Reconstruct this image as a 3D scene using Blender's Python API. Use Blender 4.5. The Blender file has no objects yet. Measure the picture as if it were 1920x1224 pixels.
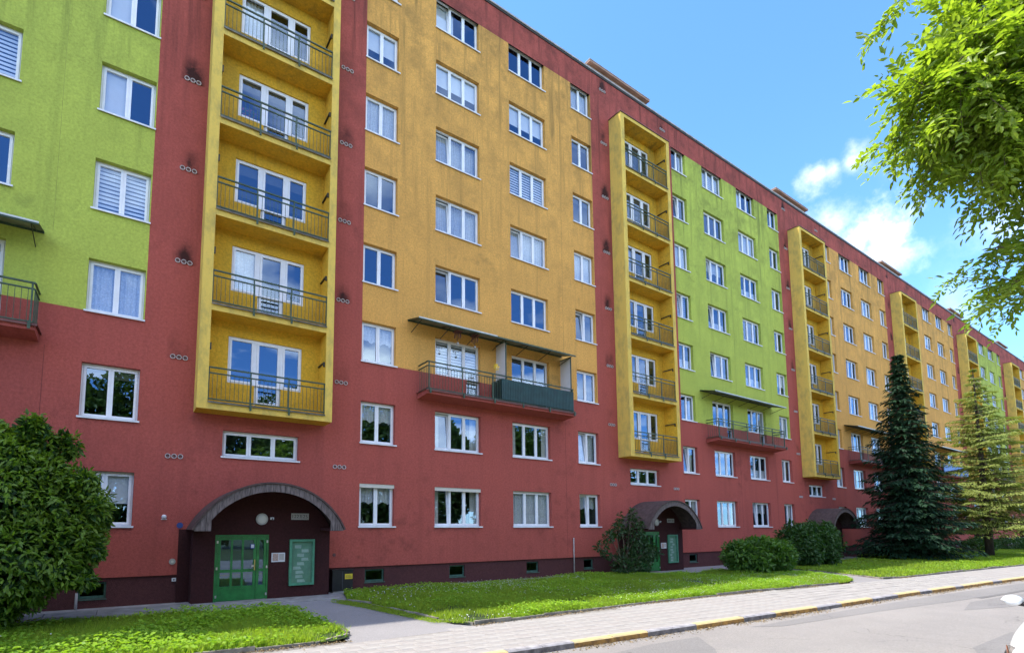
import bpy, math, random
import numpy as np
from mathutils import Vector, Matrix

R = math.radians
scene = bpy.context.scene
col = scene.collection
rnd = random.Random(7)
rng = np.random.default_rng(11)

# ------------------------------------------------------------------ camera
CAM_Z = 2.05
cam_d = bpy.data.cameras.new('camera')
cam_d.sensor_fit = 'HORIZONTAL'; cam_d.sensor_width = 36.0
cam_d.lens = 961.2 / 1920 * 36.0
cam_d.shift_x = (960 - 850.3) / 1920
cam_d.shift_y = (899.1 - 612) / 1920
cam_d.clip_start = 0.05; cam_d.clip_end = 3000
cam = bpy.data.objects.new('camera', cam_d); col.objects.link(cam)
cam.location = (0, -16.0, CAM_Z)
cam.rotation_euler = (R(90 + 5.272), 0, R(-32.292))
scene.camera = cam

# ------------------------------------------------------------------ sun, sky, exposure
TO_SUN = Vector((-11.6, 5.6, 24.3)).normalized()
SUN_EL = math.asin(TO_SUN.z); SUN_ROT = math.atan2(TO_SUN.x, TO_SUN.y)
sl = bpy.data.lights.new('sun', 'SUN'); sl.energy = 2.0; sl.angle = R(0.55); sl.color = (1.0, 0.93, 0.82)
so = bpy.data.objects.new('sun', sl); col.objects.link(so)
so.rotation_euler = (-TO_SUN).to_track_quat('-Z', 'Y').to_euler()

world = bpy.data.worlds.new('World'); scene.world = world; world.use_nodes = True
nt = world.node_tree; nt.nodes.clear()
def N(t, tree=None, **kw):
    n = (tree or nt).nodes.new(t)
    for k, v in kw.items():
        if k.startswith('i_'):
            n.inputs[k[2:].replace('_', ' ')].default_value = v
        else: setattr(n, k, v)
    return n
def math_node(tree, op, a, b=None, c=None, clamp=False):
    m = tree.nodes.new('ShaderNodeMath'); m.operation = op; m.use_clamp = clamp
    for i, v in enumerate((a, b, c)):
        if v is None: continue
        if isinstance(v, (int, float)): m.inputs[i].default_value = v
        else: tree.links.new(v, m.inputs[i])
    return m.outputs[0]
sky = N('ShaderNodeTexSky', sky_type='NISHITA'); sky.sun_disc = False
sky.sun_elevation = SUN_EL; sky.sun_rotation = SUN_ROT
sky.air_density = 1.0; sky.dust_density = 0.15; sky.ozone_density = 1.7; sky.altitude = 1500
tcw = N('ShaderNodeTexCoord')
def cam_dir(u, v):
    q = Vector(((u - 850.3) / 961.2, (899.1 - v) / 961.2, -1.0))
    return (cam.rotation_euler.to_matrix() @ q).normalized()
# broken cloud layer overhead, mostly out of view, added to brighten the shaded facade
sep = N('ShaderNodeSeparateXYZ'); nt.links.new(tcw.outputs['Generated'], sep.inputs[0])
zc = math_node(nt, 'MAXIMUM', sep.outputs[2], 0.03)
zc = math_node(nt, 'ADD', zc, 0.06)
px_ = math_node(nt, 'DIVIDE', sep.outputs[0], zc); py_ = math_node(nt, 'DIVIDE', sep.outputs[1], zc)
comb = N('ShaderNodeCombineXYZ'); nt.links.new(px_, comb.inputs[0]); nt.links.new(py_, comb.inputs[1])
n1 = N('ShaderNodeTexNoise'); n1.inputs['Scale'].default_value = 1.1; n1.inputs['Detail'].default_value = 7; n1.inputs['Roughness'].default_value = 0.56
nt.links.new(comb.outputs[0], n1.inputs['Vector'])
n2 = N('ShaderNodeTexNoise'); n2.inputs['Scale'].default_value = 16.0; n2.inputs['Detail'].default_value = 9; n2.inputs['Roughness'].default_value = 0.62
nt.links.new(tcw.outputs['Generated'], n2.inputs['Vector'])
field = math_node(nt, 'MULTIPLY', math_node(nt, 'SUBTRACT', n1.outputs['Fac'], 0.47), 4.5, clamp=True)
n2c = math_node(nt, 'SUBTRACT', n2.outputs['Fac'], 0.5)
total = None
for (u, v, ru, amp) in [(1535, 325, 0.030, 1.0), (1560, 318, .028, .9), (1595, 303, 0.028, .9), (1570, 418, .036, .75), (1610, 445, 0.045, 1.1), (1660, 440, 0.055, 1.2), (1690, 478, .035, .9), (1640, 480, .04, .9), (1940, 370, 0.09, .5), (1790, 575, 0.07, .3), (1690, 300, .03, .2)]:
    d = cam_dir(u, v)
    vd = N('ShaderNodeVectorMath', operation='DISTANCE'); nt.links.new(tcw.outputs['Generated'], vd.inputs[0]); vd.inputs[1].default_value = d
    q = math_node(nt, 'SUBTRACT', 1.0, math_node(nt, 'DIVIDE', vd.outputs['Value'], ru))
    q = math_node(nt, 'MULTIPLY', math_node(nt, 'ADD', q, math_node(nt, 'MULTIPLY', n2c, 2.6)), amp * 1.05, clamp=True)
    total = q if total is None else math_node(nt, 'MAXIMUM', total, q)
# the open sky in view stays blue: the broad field thins out in the part of the sky above the roof
vd = N('ShaderNodeVectorMath', operation='DISTANCE'); nt.links.new(tcw.outputs['Generated'], vd.inputs[0]); vd.inputs[1].default_value = cam_dir(1400, 200)
clear = math_node(nt, 'MULTIPLY', math_node(nt, 'SUBTRACT', vd.outputs['Value'], 0.72), 2.2, clamp=True)
total = math_node(nt, 'MULTIPLY', math_node(nt, 'POWER', total, 1.6), 0.25)
cloud = math_node(nt, 'MAXIMUM', total, math_node(nt, 'MULTIPLY', field, clear))
cloud = math_node(nt, 'SMOOTH_MIN', cloud, 1.0, 0.25)
mix = N('ShaderNodeMixRGB'); nt.links.new(math_node(nt, 'MULTIPLY', cloud, 0.92, clamp=True), mix.inputs['Fac'])
tint = N('ShaderNodeMixRGB', blend_type='MULTIPLY'); tint.inputs['Fac'].default_value = 1.0; nt.links.new(sky.outputs['Color'], tint.inputs['Color1']); tint.inputs['Color2'].default_value = (0.55, 0.80, 1.0, 1)
nt.links.new(tint.outputs[0], mix.inputs['Color1']); mix.inputs['Color2'].default_value = (14.0, 12.2, 10.0, 1)
bg = N('ShaderNodeBackground'); bg.inputs['Strength'].default_value = 0.14
nt.links.new(mix.outputs['Color'], bg.inputs['Color'])
wo = N('ShaderNodeOutputWorld'); nt.links.new(bg.outputs[0], wo.inputs['Surface'])

vs = scene.view_settings
vs.view_transform = 'Standard'; vs.look = 'None'; vs.exposure = 1.88; vs.gamma = 1.0; vs.use_curve_mapping = False
scene.render.engine = 'CYCLES'
cy = scene.cycles
cy.max_bounces = 5; cy.diffuse_bounces = 3; cy.glossy_bounces = 2; cy.transparent_max_bounces = 8; cy.transmission_bounces = 2
cy.use_denoising = True; cy.caustics_reflective = False; cy.caustics_refractive = False

# ------------------------------------------------------------------ materials
MATS = {}
def new_mat(name):
    m = bpy.data.materials.new(name); m.use_nodes = True
    t = m.node_tree; t.nodes.clear()
    out = t.nodes.new('ShaderNodeOutputMaterial'); b = t.nodes.new('ShaderNodeBsdfPrincipled')
    t.links.new(b.outputs[0], out.inputs['Surface'])
    MATS[name] = m
    return m, t, b, out
def c4(c): return (c[0], c[1], c[2], 1)
def noise(t, scale, detail=4, rough=0.55, vec=None, stretch=None):
    n = t.nodes.new('ShaderNodeTexNoise'); n.inputs['Scale'].default_value = scale
    n.inputs['Detail'].default_value = detail; n.inputs['Roughness'].default_value = rough
    tc = t.nodes.new('ShaderNodeTexCoord'); src = tc.outputs['Object'] if vec is None else vec
    if stretch:
        mp = t.nodes.new('ShaderNodeMapping'); mp.inputs['Scale'].default_value = stretch
        t.links.new(src, mp.inputs['Vector']); src = mp.outputs[0]
    t.links.new(src, n.inputs['Vector'])
    return n.outputs['Fac']
def ramp(t, fac, p0, p1, c0=(0, 0, 0), c1=(1, 1, 1)):
    r = t.nodes.new('ShaderNodeValToRGB'); r.color_ramp.elements[0].position = p0; r.color_ramp.elements[1].position = p1
    r.color_ramp.elements[0].color = c4(c0); r.color_ramp.elements[1].color = c4(c1)
    t.links.new(fac, r.inputs[0]); return r.outputs[0]
def mixc(t, fac, a, b, mode='MIX'):
    m = t.nodes.new('ShaderNodeMixRGB'); m.blend_type = mode
    for s, v in (('Fac', fac), ('Color1', a), ('Color2', b)):
        if isinstance(v, (int, float)): m.inputs[s].default_value = v
        elif isinstance(v, tuple): m.inputs[s].default_value = c4(v)
        else: t.links.new(v, m.inputs[s])
    return m.outputs[0]
def bump(t, b, fac, strength, dist=0.01):
    n = t.nodes.new('ShaderNodeBump'); n.inputs['Strength'].default_value = strength; n.inputs['Distance'].default_value = dist
    t.links.new(fac, n.inputs['Height']); t.links.new(n.outputs[0], b.inputs['Normal'])
def simple(name, color, rough=0.6, var=0.12, scale=6.0, bscale=60.0, bstr=0.2, bdist=0.004, metal=0.0, spec=0.4, dark=None, stretch=None):
    m, t, b, o = new_mat(name)
    n = noise(t, scale, 5, 0.6, stretch=stretch)
    dk = dark or tuple(x * (1 - var * 2) for x in color)
    lt = tuple(min(1, x * (1 + var)) for x in color)
    t.links.new(ramp(t, n, 0.3, 0.7, dk, lt), b.inputs['Base Color'])
    b.inputs['Roughness'].default_value = rough; b.inputs['Metallic'].default_value = metal
    b.inputs['Specular IOR Level'].default_value = spec
    if bstr: bump(t, b, noise(t, bscale, 3, 0.6), bstr, bdist)
    return m

PERIOD = 17.86
def stucco(name, color, dirt=(0.11, 0.085, 0.06), dirt_amt=0.55, soot=False, streaks=True, faded=None):
    m, t, b, o = new_mat(name)
    big = noise(t, 0.35, 5, 0.6); mid = noise(t, 1.7, 6, 0.65); fine = noise(t, 15, 4, 0.8)
    c = mixc(t, ramp(t, big, 0.3, 0.72), tuple(x * 0.93 for x in color), tuple(min(1, x * 1.05) for x in color))
    c = mixc(t, math_node(t, 'MULTIPLY', ramp(t, fine, 0.36, 0.66), 0.68), c, tuple(x * 0.55 for x in color))
    # grime: blotches and rain streaks
    st = noise(t, 1.0, 6, 0.68, stretch=(2.6, 2.6, 0.16))
    msk = math_node(t, 'MULTIPLY', ramp(t, mid, 0.50, 0.78), ramp(t, noise(t, 0.22, 3, 0.5), 0.42, 0.66))
    if streaks:
        sep_ = t.nodes.new('ShaderNodeSeparateXYZ'); tc = t.nodes.new('ShaderNodeTexCoord'); t.links.new(tc.outputs['Object'], sep_.inputs[0])
        high = math_node(t, 'MULTIPLY', math_node(t, 'SUBTRACT', sep_.outputs[2], 9.0), 0.075, clamp=True)
        sm = math_node(t, 'MULTIPLY', ramp(t, st, 0.47, 0.68), math_node(t, 'ADD', 0.22, high))
        msk = math_node(t, 'MAXIMUM', msk, sm)
        hm = math_node(t, 'MULTIPLY', math_node(t, 'SUBTRACT', sep_.outputs[2], 7.0), 0.06, clamp=True)
        gr = math_node(t, 'MULTIPLY', ramp(t, noise(t, 0.8, 9, 0.78), 0.42, 0.60), hm)
        msk = math_node(t, 'MAXIMUM', msk, math_node(t, 'MULTIPLY', gr, 0.85))
    c = mixc(t, math_node(t, 'MULTIPLY', msk, dirt_amt), c, dirt)
    if soot:
        # soot around the flue vents, one cluster a storey on each side of every stair tower
        sp = t.nodes.new('ShaderNodeSeparateXYZ'); tc = t.nodes.new('ShaderNodeTexCoord'); t.links.new(tc.outputs['Object'], sp.inputs[0])
        fx = math_node(t, 'MULTIPLY', math_node(t, 'FRACT', math_node(t, 'DIVIDE', math_node(t, 'ADD', sp.outputs[0], PERIOD * 4), PERIOD)), PERIOD)
        fz = math_node(t, 'MULTIPLY', math_node(t, 'FRACT', math_node(t, 'DIVIDE', math_node(t, 'SUBTRACT', sp.outputs[2], 3.95), 2.8)), 2.8)
        nz = noise(t, 2.2, 5, 0.65)
        nb = noise(t, 0.31, 2, 0.5)
        tot = None
        for xv, amt in ((0.98, 1.0), (5.72, 0.55)):
            dx = math_node(t, 'ABSOLUTE', math_node(t, 'SUBTRACT', fx, xv))
            mx = math_node(t, 'SUBTRACT', 1.0, math_node(t, 'DIVIDE', dx, 0.34), clamp=True)
            mz = math_node(t, 'SUBTRACT', 1.0, math_node(t, 'DIVIDE', fz, 0.85), clamp=True)
            q = math_node(t, 'MULTIPLY', math_node(t, 'MULTIPLY', mx, mz), math_node(t, 'MULTIPLY', ramp(t, nz, 0.25, 0.58), amt * 3.2))
            tot = q if tot is None else math_node(t, 'MAXIMUM', tot, q)
        up = math_node(t, 'MULTIPLY', math_node(t, 'SUBTRACT', sp.outputs[2], 5.6), 0.4, clamp=True)
        tot = math_node(t, 'MULTIPLY', math_node(t, 'MULTIPLY', tot, up), ramp(t, noise(t, 0.55, 2, 0.5), 0.36, 0.56), clamp=True)
        c = mixc(t, math_node(t, 'MULTIPLY', tot, 0.9, clamp=True), c, (0.02, 0.012, 0.012))
    if faded:
        # rain-washed, paler paint on the outside of the towers, with grey algae creeping in from the edges
        sp = t.nodes.new('ShaderNodeSeparateXYZ'); tc = t.nodes.new('ShaderNodeTexCoord'); t.links.new(tc.outputs['Object'], sp.inputs[0])
        fr_ = math_node(t, 'LESS_THAN', sp.outputs[1], -0.695)
        sd = math_node(t, 'MAXIMUM', math_node(t, 'LESS_THAN', sp.outputs[0], 1.405), math_node(t, 'GREATER_THAN', sp.outputs[0], 5.185))
        msk2 = math_node(t, 'MAXIMUM', fr_, sd)
        c = mixc(t, math_node(t, 'MULTIPLY', msk2, 0.75), c, faded)
        alg = math_node(t, 'MULTIPLY', ramp(t, noise(t, 2.6, 6, 0.7, stretch=(1, 1, .5)), 0.46, 0.72), math_node(t, 'MULTIPLY', msk2, 0.55))
        c = mixc(t, alg, c, (0.22, 0.19, 0.09))
    t.links.new(c, b.inputs['Base Color']); b.inputs['Roughness'].default_value = 0.93; b.inputs['Specular IOR Level'].default_value = 0.2
    bump(t, b, noise(t, 38, 4, 0.8), 0.9, 0.02)
    return m
M_RED = stucco('stucco_red', (0.48, 0.112, 0.088), soot=True, dirt=(0.11, 0.035, 0.03), dirt_amt=0.8)
M_OCHRE = stucco('stucco_ochre', (0.86, 0.45, 0.115), dirt=(0.17, 0.115, 0.045), dirt_amt=0.75)
M_GREEN = stucco('stucco_green', (0.53, 0.62, 0.11), dirt=(0.11, 0.13, 0.04), dirt_amt=0.75)
M_YELLOW = stucco('stucco_yellow', (0.86, 0.50, 0.045), dirt=(0.15, 0.13, 0.05), dirt_amt=0.6, faded=(0.80, 0.58, 0.14))
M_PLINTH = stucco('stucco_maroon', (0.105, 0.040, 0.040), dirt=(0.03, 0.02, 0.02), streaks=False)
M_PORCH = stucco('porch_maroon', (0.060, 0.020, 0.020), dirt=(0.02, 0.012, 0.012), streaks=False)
M_WHITE = simple('white_pvc', (0.80, 0.82, 0.86), 0.32, 0.05, 3, 40, 0.03, spec=0.5)
M_SILL = simple('white_sill_metal', (0.72, 0.74, 0.78), 0.4, 0.08, 4, 30, 0.05)
M_RAIL = simple('green_painted_steel', (0.045, 0.085, 0.05), 0.45, 0.25, 9, 80, 0.15)
M_DKRAIL = simple('dark_steel', (0.035, 0.035, 0.03), 0.5, 0.2, 9, 80, 0.15)
M_FLASH = simple('grey_flashing', (0.13, 0.115, 0.085), 0.5, 0.3, 5, 60, 0.2)
M_ROOFCAP = simple('roof_flashing', (0.42, 0.40, 0.38), 0.45, 0.2, 3, 40, 0.1)
M_CAPRED = simple('brown_cap', (0.16, 0.06, 0.05), 0.5, 0.2, 4, 40, 0.1)
M_CONC = simple('concrete', (0.30, 0.29, 0.28), 0.9, 0.2, 3, 50, 0.5, 0.01)
M_ROOFHOUSE = simple('roof_house_render', (0.42, 0.26, 0.20), 0.9, 0.15, 1.5, 40, 0.4, 0.01)
M_DOOR = simple('green_door_paint', (0.024, 0.19, 0.045), 0.35, 0.2, 4, 40, 0.1, spec=0.5)
M_BASEWIN = simple('basement_frame_green', (0.05, 0.12, 0.095), 0.6, 0.25, 7, 50, 0.2)
M_SHINGLE = simple('brown_bitumen', (0.085, 0.055, 0.05), 0.85, 0.22, 7, 90, 0.7, 0.008)
M_PLANK = simple('weathered_plank', (0.155, 0.125, 0.12), 0.85, 0.35, 5, 40, 0.5, 0.006, stretch=(6, 6, 0.8))
M_DARK = simple('black_metal', (0.018, 0.018, 0.02), 0.45, 0.2, 6, 60, 0.1)
M_STEEL = simple('bright_steel', (0.62, 0.63, 0.63), 0.3, 0.08, 8, 60, 0.05, metal=0.8)
M_PIPE = simple('grey_pipe', (0.36, 0.33, 0.32), 0.5, 0.15, 6, 60, 0.1)
M_VENT = simple('vent_ring', (0.52, 0.46, 0.45), 0.6, 0.2, 9, 60, 0.1)
M_VENTHOLE = simple('vent_hole', (0.17, 0.085, 0.08), 0.9, 0.2, 9, 60, 0.1)
M_SCREEN = simple('pale_screen_panel', (0.62, 0.60, 0.60), 0.6, 0.05, 2, 40, 0.05)
M_BALGREEN = simple('bottle_green_sheet', (0.012, 0.05, 0.046), 0.5, 0.2, 4, 40, 0.1)
M_AWNING = simple('awning_sheet', (0.20, 0.22, 0.16), 0.5, 0.25, 3, 40, 0.1)
M_AWNEDGE = simple('awning_white_edge', (0.62, 0.66, 0.64), 0.4, 0.1, 3, 40, 0.1)
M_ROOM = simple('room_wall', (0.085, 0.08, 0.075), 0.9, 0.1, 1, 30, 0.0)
M_BLUESHEET = simple('blue_sheet', (0.05, 0.16, 0.50), 0.5, 0.1, 3, 40, 0.1)
M_SHUTTER = simple('shutter_box_cream', (0.60, 0.57, 0.50), 0.5, 0.06, 3, 40, 0.05)
M_CURTAIN = []
def cloth(name, color, lace, fold=True):
    m, t, b, o = new_mat(name)
    n = noise(t, 14, 4, 0.7)
    t.links.new(ramp(t, n, 0.3, 0.7, tuple(x * 0.8 for x in color), color), b.inputs['Base Color'])
    b.inputs['Roughness'].default_value = 0.9
    tr = t.nodes.new('ShaderNodeBsdfTransparent'); mx = t.nodes.new('ShaderNodeMixShader')
    v = t.nodes.new('ShaderNodeTexVoronoi'); v.inputs['Scale'].default_value = 22
    tc = t.nodes.new('ShaderNodeTexCoord'); t.links.new(tc.outputs['Object'], v.inputs['Vector'])
    f = ramp(t, v.outputs['Distance'], 0.15, 0.55, (lace * 0.35,) * 3, (lace,) * 3)
    t.links.new(f, mx.inputs[0]); t.links.new(b.outputs[0], mx.inputs[1]); t.links.new(tr.outputs[0], mx.inputs[2])
    t.links.new(mx.outputs[0], o.inputs['Surface'])
    return m
M_LACE = cloth('lace_curtain', (0.95, 0.95, 0.95), 0.3)
M_DRAPE = cloth('drape', (0.78, 0.75, 0.68), 0.06)
M_BLIND = simple('blind_cloth', (0.90, 0.91, 0.93), 0.8, 0.04, 2, 40, 0.02)
M_SHADE = simple('dark_shade', (0.10, 0.095, 0.075), 0.9, 0.1, 2, 40, 0.02)
def glass_mat(name, ior=1.75, tint=(0.86, 0.90, 0.92), rough=0.0):
    m, t, b, o = new_mat(name); t.nodes.remove(b)
    fr = t.nodes.new('ShaderNodeFresnel'); ge = t.nodes.new('ShaderNodeNewGeometry')     # a thin pane: the same reflectance from both sides
    t.links.new(math_node(t, 'POWER', ior, math_node(t, 'SUBTRACT', 1.0, math_node(t, 'MULTIPLY', ge.outputs['Backfacing'], 2.0))), fr.inputs['IOR'])
    gl = t.nodes.new('ShaderNodeBsdfGlossy'); gl.inputs['Roughness'].default_value = rough; gl.inputs['Color'].default_value = (0.46, 0.68, 1.0, 1)
    tr = t.nodes.new('ShaderNodeBsdfTransparent'); tr.inputs['Color'].default_value = c4(tint)
    bp = t.nodes.new('ShaderNodeBump'); bp.inputs['Strength'].default_value = 0.05; bp.inputs['Distance'].default_value = 0.02
    t.links.new(noise(t, 1.6, 2, 0.5), bp.inputs['Height']); t.links.new(bp.outputs[0], gl.inputs['Normal'])
    mx = t.nodes.new('ShaderNodeMixShader'); t.links.new(fr.outputs[0], mx.inputs[0])
    t.links.new(tr.outputs[0], mx.inputs[1]); t.links.new(gl.outputs[0], mx.inputs[2]); t.links.new(mx.outputs[0], o.inputs['Surface'])
    return m
M_GLASS = glass_mat('window_glass', 2.6)
M_CLEAR = glass_mat('thin_glass', 1.28, (0.95, 0.97, 0.96), .03)
M_DARKGLASS = glass_mat('basement_glass', 1.45, (0.5, 0.55, 0.55), .05)
M_CARGLASS = glass_mat('car_glass', 1.6, (0.25, 0.28, 0.28))

def leaf_mat(name, c0, c1, trans=0.45, gloss=0.35, scale=1.5, upright=0.0):
    m, t, b, o = new_mat(name)
    n = noise(t, scale, 3, 0.6); gi = t.nodes.new('ShaderNodeNewGeometry')
    f = math_node(t, 'ADD', math_node(t, 'MULTIPLY', n, 0.6), math_node(t, 'MULTIPLY', gi.outputs['Random Per Island'], 0.5), clamp=True)
    c = mixc(t, f, c0, c1)
    t.links.new(c, b.inputs['Base Color']); b.inputs['Roughness'].default_value = 0.45; b.inputs['Specular IOR Level'].default_value = gloss
    tl = t.nodes.new('ShaderNodeBsdfTranslucent'); t.links.new(mixc(t, 1.0, c, (1.5, 1.6, 0.5), 'MULTIPLY'), tl.inputs['Color'])
    if upright:
        nv = t.nodes.new('ShaderNodeMix'); nv.data_type = 'VECTOR'; nv.inputs[0].default_value = upright
        t.links.new(gi.outputs['Normal'], nv.inputs[4]); nv.inputs[5].default_value = (0, 0, 1)
        nn_ = t.nodes.new('ShaderNodeVectorMath'); nn_.operation = 'NORMALIZE'; t.links.new(nv.outputs[1], nn_.inputs[0])
        t.links.new(nn_.outputs[0], b.inputs['Normal'])
    mx = t.nodes.new('ShaderNodeMixShader'); mx.inputs[0].default_value = trans
    t.links.new(b.outputs[0], mx.inputs[1]); t.links.new(tl.outputs[0], mx.inputs[2]); t.links.new(mx.outputs[0], o.inputs['Surface'])
    return m
M_ASH = leaf_mat('ash_leaf', (0.10, 0.19, 0.02), (0.36, 0.46, 0.07), 0.55, 0.6)
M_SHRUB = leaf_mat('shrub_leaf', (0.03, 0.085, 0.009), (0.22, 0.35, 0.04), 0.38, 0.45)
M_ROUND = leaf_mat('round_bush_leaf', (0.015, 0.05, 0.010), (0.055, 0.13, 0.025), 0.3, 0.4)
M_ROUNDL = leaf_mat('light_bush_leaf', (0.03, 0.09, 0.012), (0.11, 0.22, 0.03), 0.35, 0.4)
M_SAPL = leaf_mat('sapling_leaf', (0.016, 0.04, 0.012), (0.05, 0.11, 0.03), 0.3, 0.45)
M_SPRUCE = leaf_mat('spruce_needle', (0.008, 0.024, 0.013), (0.030, 0.075, 0.035), 0.1, 0.15, 0.8)
M_LARCH = leaf_mat('larch_needle', (0.12, 0.16, 0.04), (0.33, 0.37, 0.11), 0.35, 0.15, 0.5)
M_GRASS = leaf_mat('grass_blade', (0.11, 0.23, 0.018), (0.36, 0.48, 0.04), 0.5, 0.25, 0.9, upright=0.7)
M_CLOVER = leaf_mat('clover_leaf', (0.10, 0.25, 0.02), (0.36, 0.54, 0.05), 0.45, 0.3, 1.2, upright=0.5)
M_BELT = leaf_mat('belt_leaf', (0.045, 0.085, 0.02), (0.18, 0.27, 0.06), 0.3, 0.2, 0.3)
M_FLOWER = simple('white_petal', (0.75, 0.76, 0.72), 0.8, 0.05, 5, 10, 0)
M_BARK = simple('bark', (0.085, 0.062, 0.048), 0.95, 0.3, 3, 30, 0.8, 0.02, stretch=(5, 5, 1))
M_TWIG = simple('twig', (0.16, 0.12, 0.08), 0.9, 0.2, 5, 50, 0.3)
M_DRYLEAF = simple('dry_litter', (0.30, 0.22, 0.11), 0.9, 0.35, 8, 30, 0.2)

# ------------------------------------------------------------------ mesh helpers
class MB:
    def __init__(s): s.v = []; s.f = []
    def quad(s, a, b, c, d):
        i = len(s.v); s.v += [a, b, c, d]; s.f.append((i, i + 1, i + 2, i + 3)); return s
    def tri(s, a, b, c):
        i = len(s.v); s.v += [a, b, c]; s.f.append((i, i + 1, i + 2)); return s
    def box(s, x0, x1, y0, y1, z0, z1):
        i = len(s.v)
        s.v += [(x0, y0, z0), (x1, y0, z0), (x1, y1, z0), (x0, y1, z0), (x0, y0, z1), (x1, y0, z1), (x1, y1, z1), (x0, y1, z1)]
        for q in ((3, 2, 1, 0), (4, 5, 6, 7), (0, 1, 5, 4), (1, 2, 6, 5), (2, 3, 7, 6), (3, 0, 4, 7)): s.f.append(tuple(i + k for k in q))
        return s
    def bar(s, p, q, r=0.02, n=4):
        p = Vector(p); q = Vector(q); d = (q - p).normalized()
        a = d.cross(Vector((0, 0, 1)) if abs(d.z) < 0.9 else Vector((1, 0, 0))).normalized(); b = d.cross(a)
        i = len(s.v)
        for c in (p, q):
            for k in range(n):
                t = (k + 0.5) / n * 2 * math.pi; s.v.append(tuple(c + (a * math.cos(t) + b * math.sin(t)) * r))
        for k in range(n): s.f.append((i + k, i + (k + 1) % n, i + n + (k + 1) % n, i + n + k))
        s.f.append(tuple(i + k for k in reversed(range(n)))); s.f.append(tuple(i + n + k for k in range(n)))
        return s
    def tube(s, pts, rad, n=8):
        pts = [Vector(p) for p in pts]; i0 = len(s.v); m = len(pts)
        for j, p in enumerate(pts):
            d = (pts[min(j + 1, m - 1)] - pts[max(j - 1, 0)]).normalized()
            a = d.cross(Vector((0.13, 0.31, 1)) if abs(d.z) < 0.9 else Vector((1, 0.2, 0))).normalized(); b = d.cross(a)
            r = rad[j] if isinstance(rad, (list, tuple)) else rad
            for k in range(n):
                t = k / n * 2 * math.pi; s.v.append(tuple(p + (a * math.cos(t) + b * math.sin(t)) * r))
        for j in range(m - 1):
            for k in range(n):
                s.f.append((i0 + j * n + k, i0 + j * n + (k + 1) % n, i0 + (j + 1) * n + (k + 1) % n, i0 + (j + 1) * n + k))
        s.f.append(tuple(i0 + k for k in reversed(range(n)))); s.f.append(tuple(i0 + (m - 1) * n + k for k in range(n)))
        return s
    def mesh(s, name, mat, smooth=False, bevel=0):
        me = bpy.data.meshes.new(name); me.from_pydata([tuple(v) for v in s.v], [], s.f); me.update()
        if mat: me.materials.append(mat)
        if smooth:
            for p in me.polygons: p.use_smooth = True
        return me
    def build(s, name, mat, parent=None, loc=None, smooth=False, bevel=0):
        return add(name, s.mesh(name, mat, smooth), parent, loc, bevel)
def add(name, me, parent=None, loc=None, bevel=0):
    o = bpy.data.objects.new(name, me); col.objects.link(o)
    if parent is not None: o.parent = parent
    if loc is not None: o.location = loc
    if bevel:
        b = o.modifiers.new('bevel', 'BEVEL'); b.width = bevel; b.segments = 2; b.limit_method = 'ANGLE'
    return o
def empty(name, loc=(0, 0, 0), parent=None):
    o = bpy.data.objects.new(name, None); col.objects.link(o); o.location = loc; o.empty_display_size = 0.3
    if parent is not None: o.parent = parent
    return o
def tag(o, label=None, cat=None, group=None, kind=None):
    if label: o['label'] = label
    if cat: o['category'] = cat
    if group: o['group'] = group
    if kind: o['kind'] = kind
    return o
def np_mesh(name, verts, faces_flat, per, mat, smooth=False):
    """verts (n,3); faces all with `per` corners"""
    me = bpy.data.meshes.new(name); nf = len(faces_flat) // per
    me.vertices.add(len(verts)); me.vertices.foreach_set('co', np.asarray(verts, dtype=np.float32).ravel())
    me.loops.add(len(faces_flat)); me.loops.foreach_set('vertex_index', np.asarray(faces_flat, dtype=np.int32))
    me.polygons.add(nf); me.polygons.foreach_set('loop_start', np.arange(nf, dtype=np.int32) * per)
    me.update(calc_edges=True); me.materials.append(mat)
    if smooth: me.polygons.foreach_set('use_smooth', np.ones(nf, dtype=bool))
    return me
def wall(mb, X0, X1, Z0, Z1, holes, Y=0.0, depth=0.2):
    xs = sorted({X0, X1} | {min(max(h[k], X0), X1) for h in holes for k in (0, 1)})
    zs = sorted({Z0, Z1} | {min(max(h[k], Z0), Z1) for h in holes for k in (2, 3)})
    for i in range(len(xs) - 1):
        for j in range(len(zs) - 1):
            cx, cz = (xs[i] + xs[i + 1]) / 2, (zs[j] + zs[j + 1]) / 2
            if any(h[0] < cx < h[1] and h[2] < cz < h[3] for h in holes): continue
            mb.quad((xs[i], Y, zs[j]), (xs[i + 1], Y, zs[j]), (xs[i + 1], Y, zs[j + 1]), (xs[i], Y, zs[j + 1]))
    for a, b, c, d in holes:
        c2, d2 = max(c, Z0), min(d, Z1)
        if c2 >= d2: continue
        e = Y + depth
        mb.quad((a, Y, c2), (a, Y, d2), (a, e, d2), (a, e, c2)); mb.quad((b, Y, c2), (b, e, c2), (b, e, d2), (b, Y, d2))
        if c >= Z0: mb.quad((a, Y, c), (a, e, c), (b, e, c), (b, Y, c))
        if d <= Z1: mb.quad((a, Y, d), (b, Y, d), (b, e, d), (a, e, d))

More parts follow.
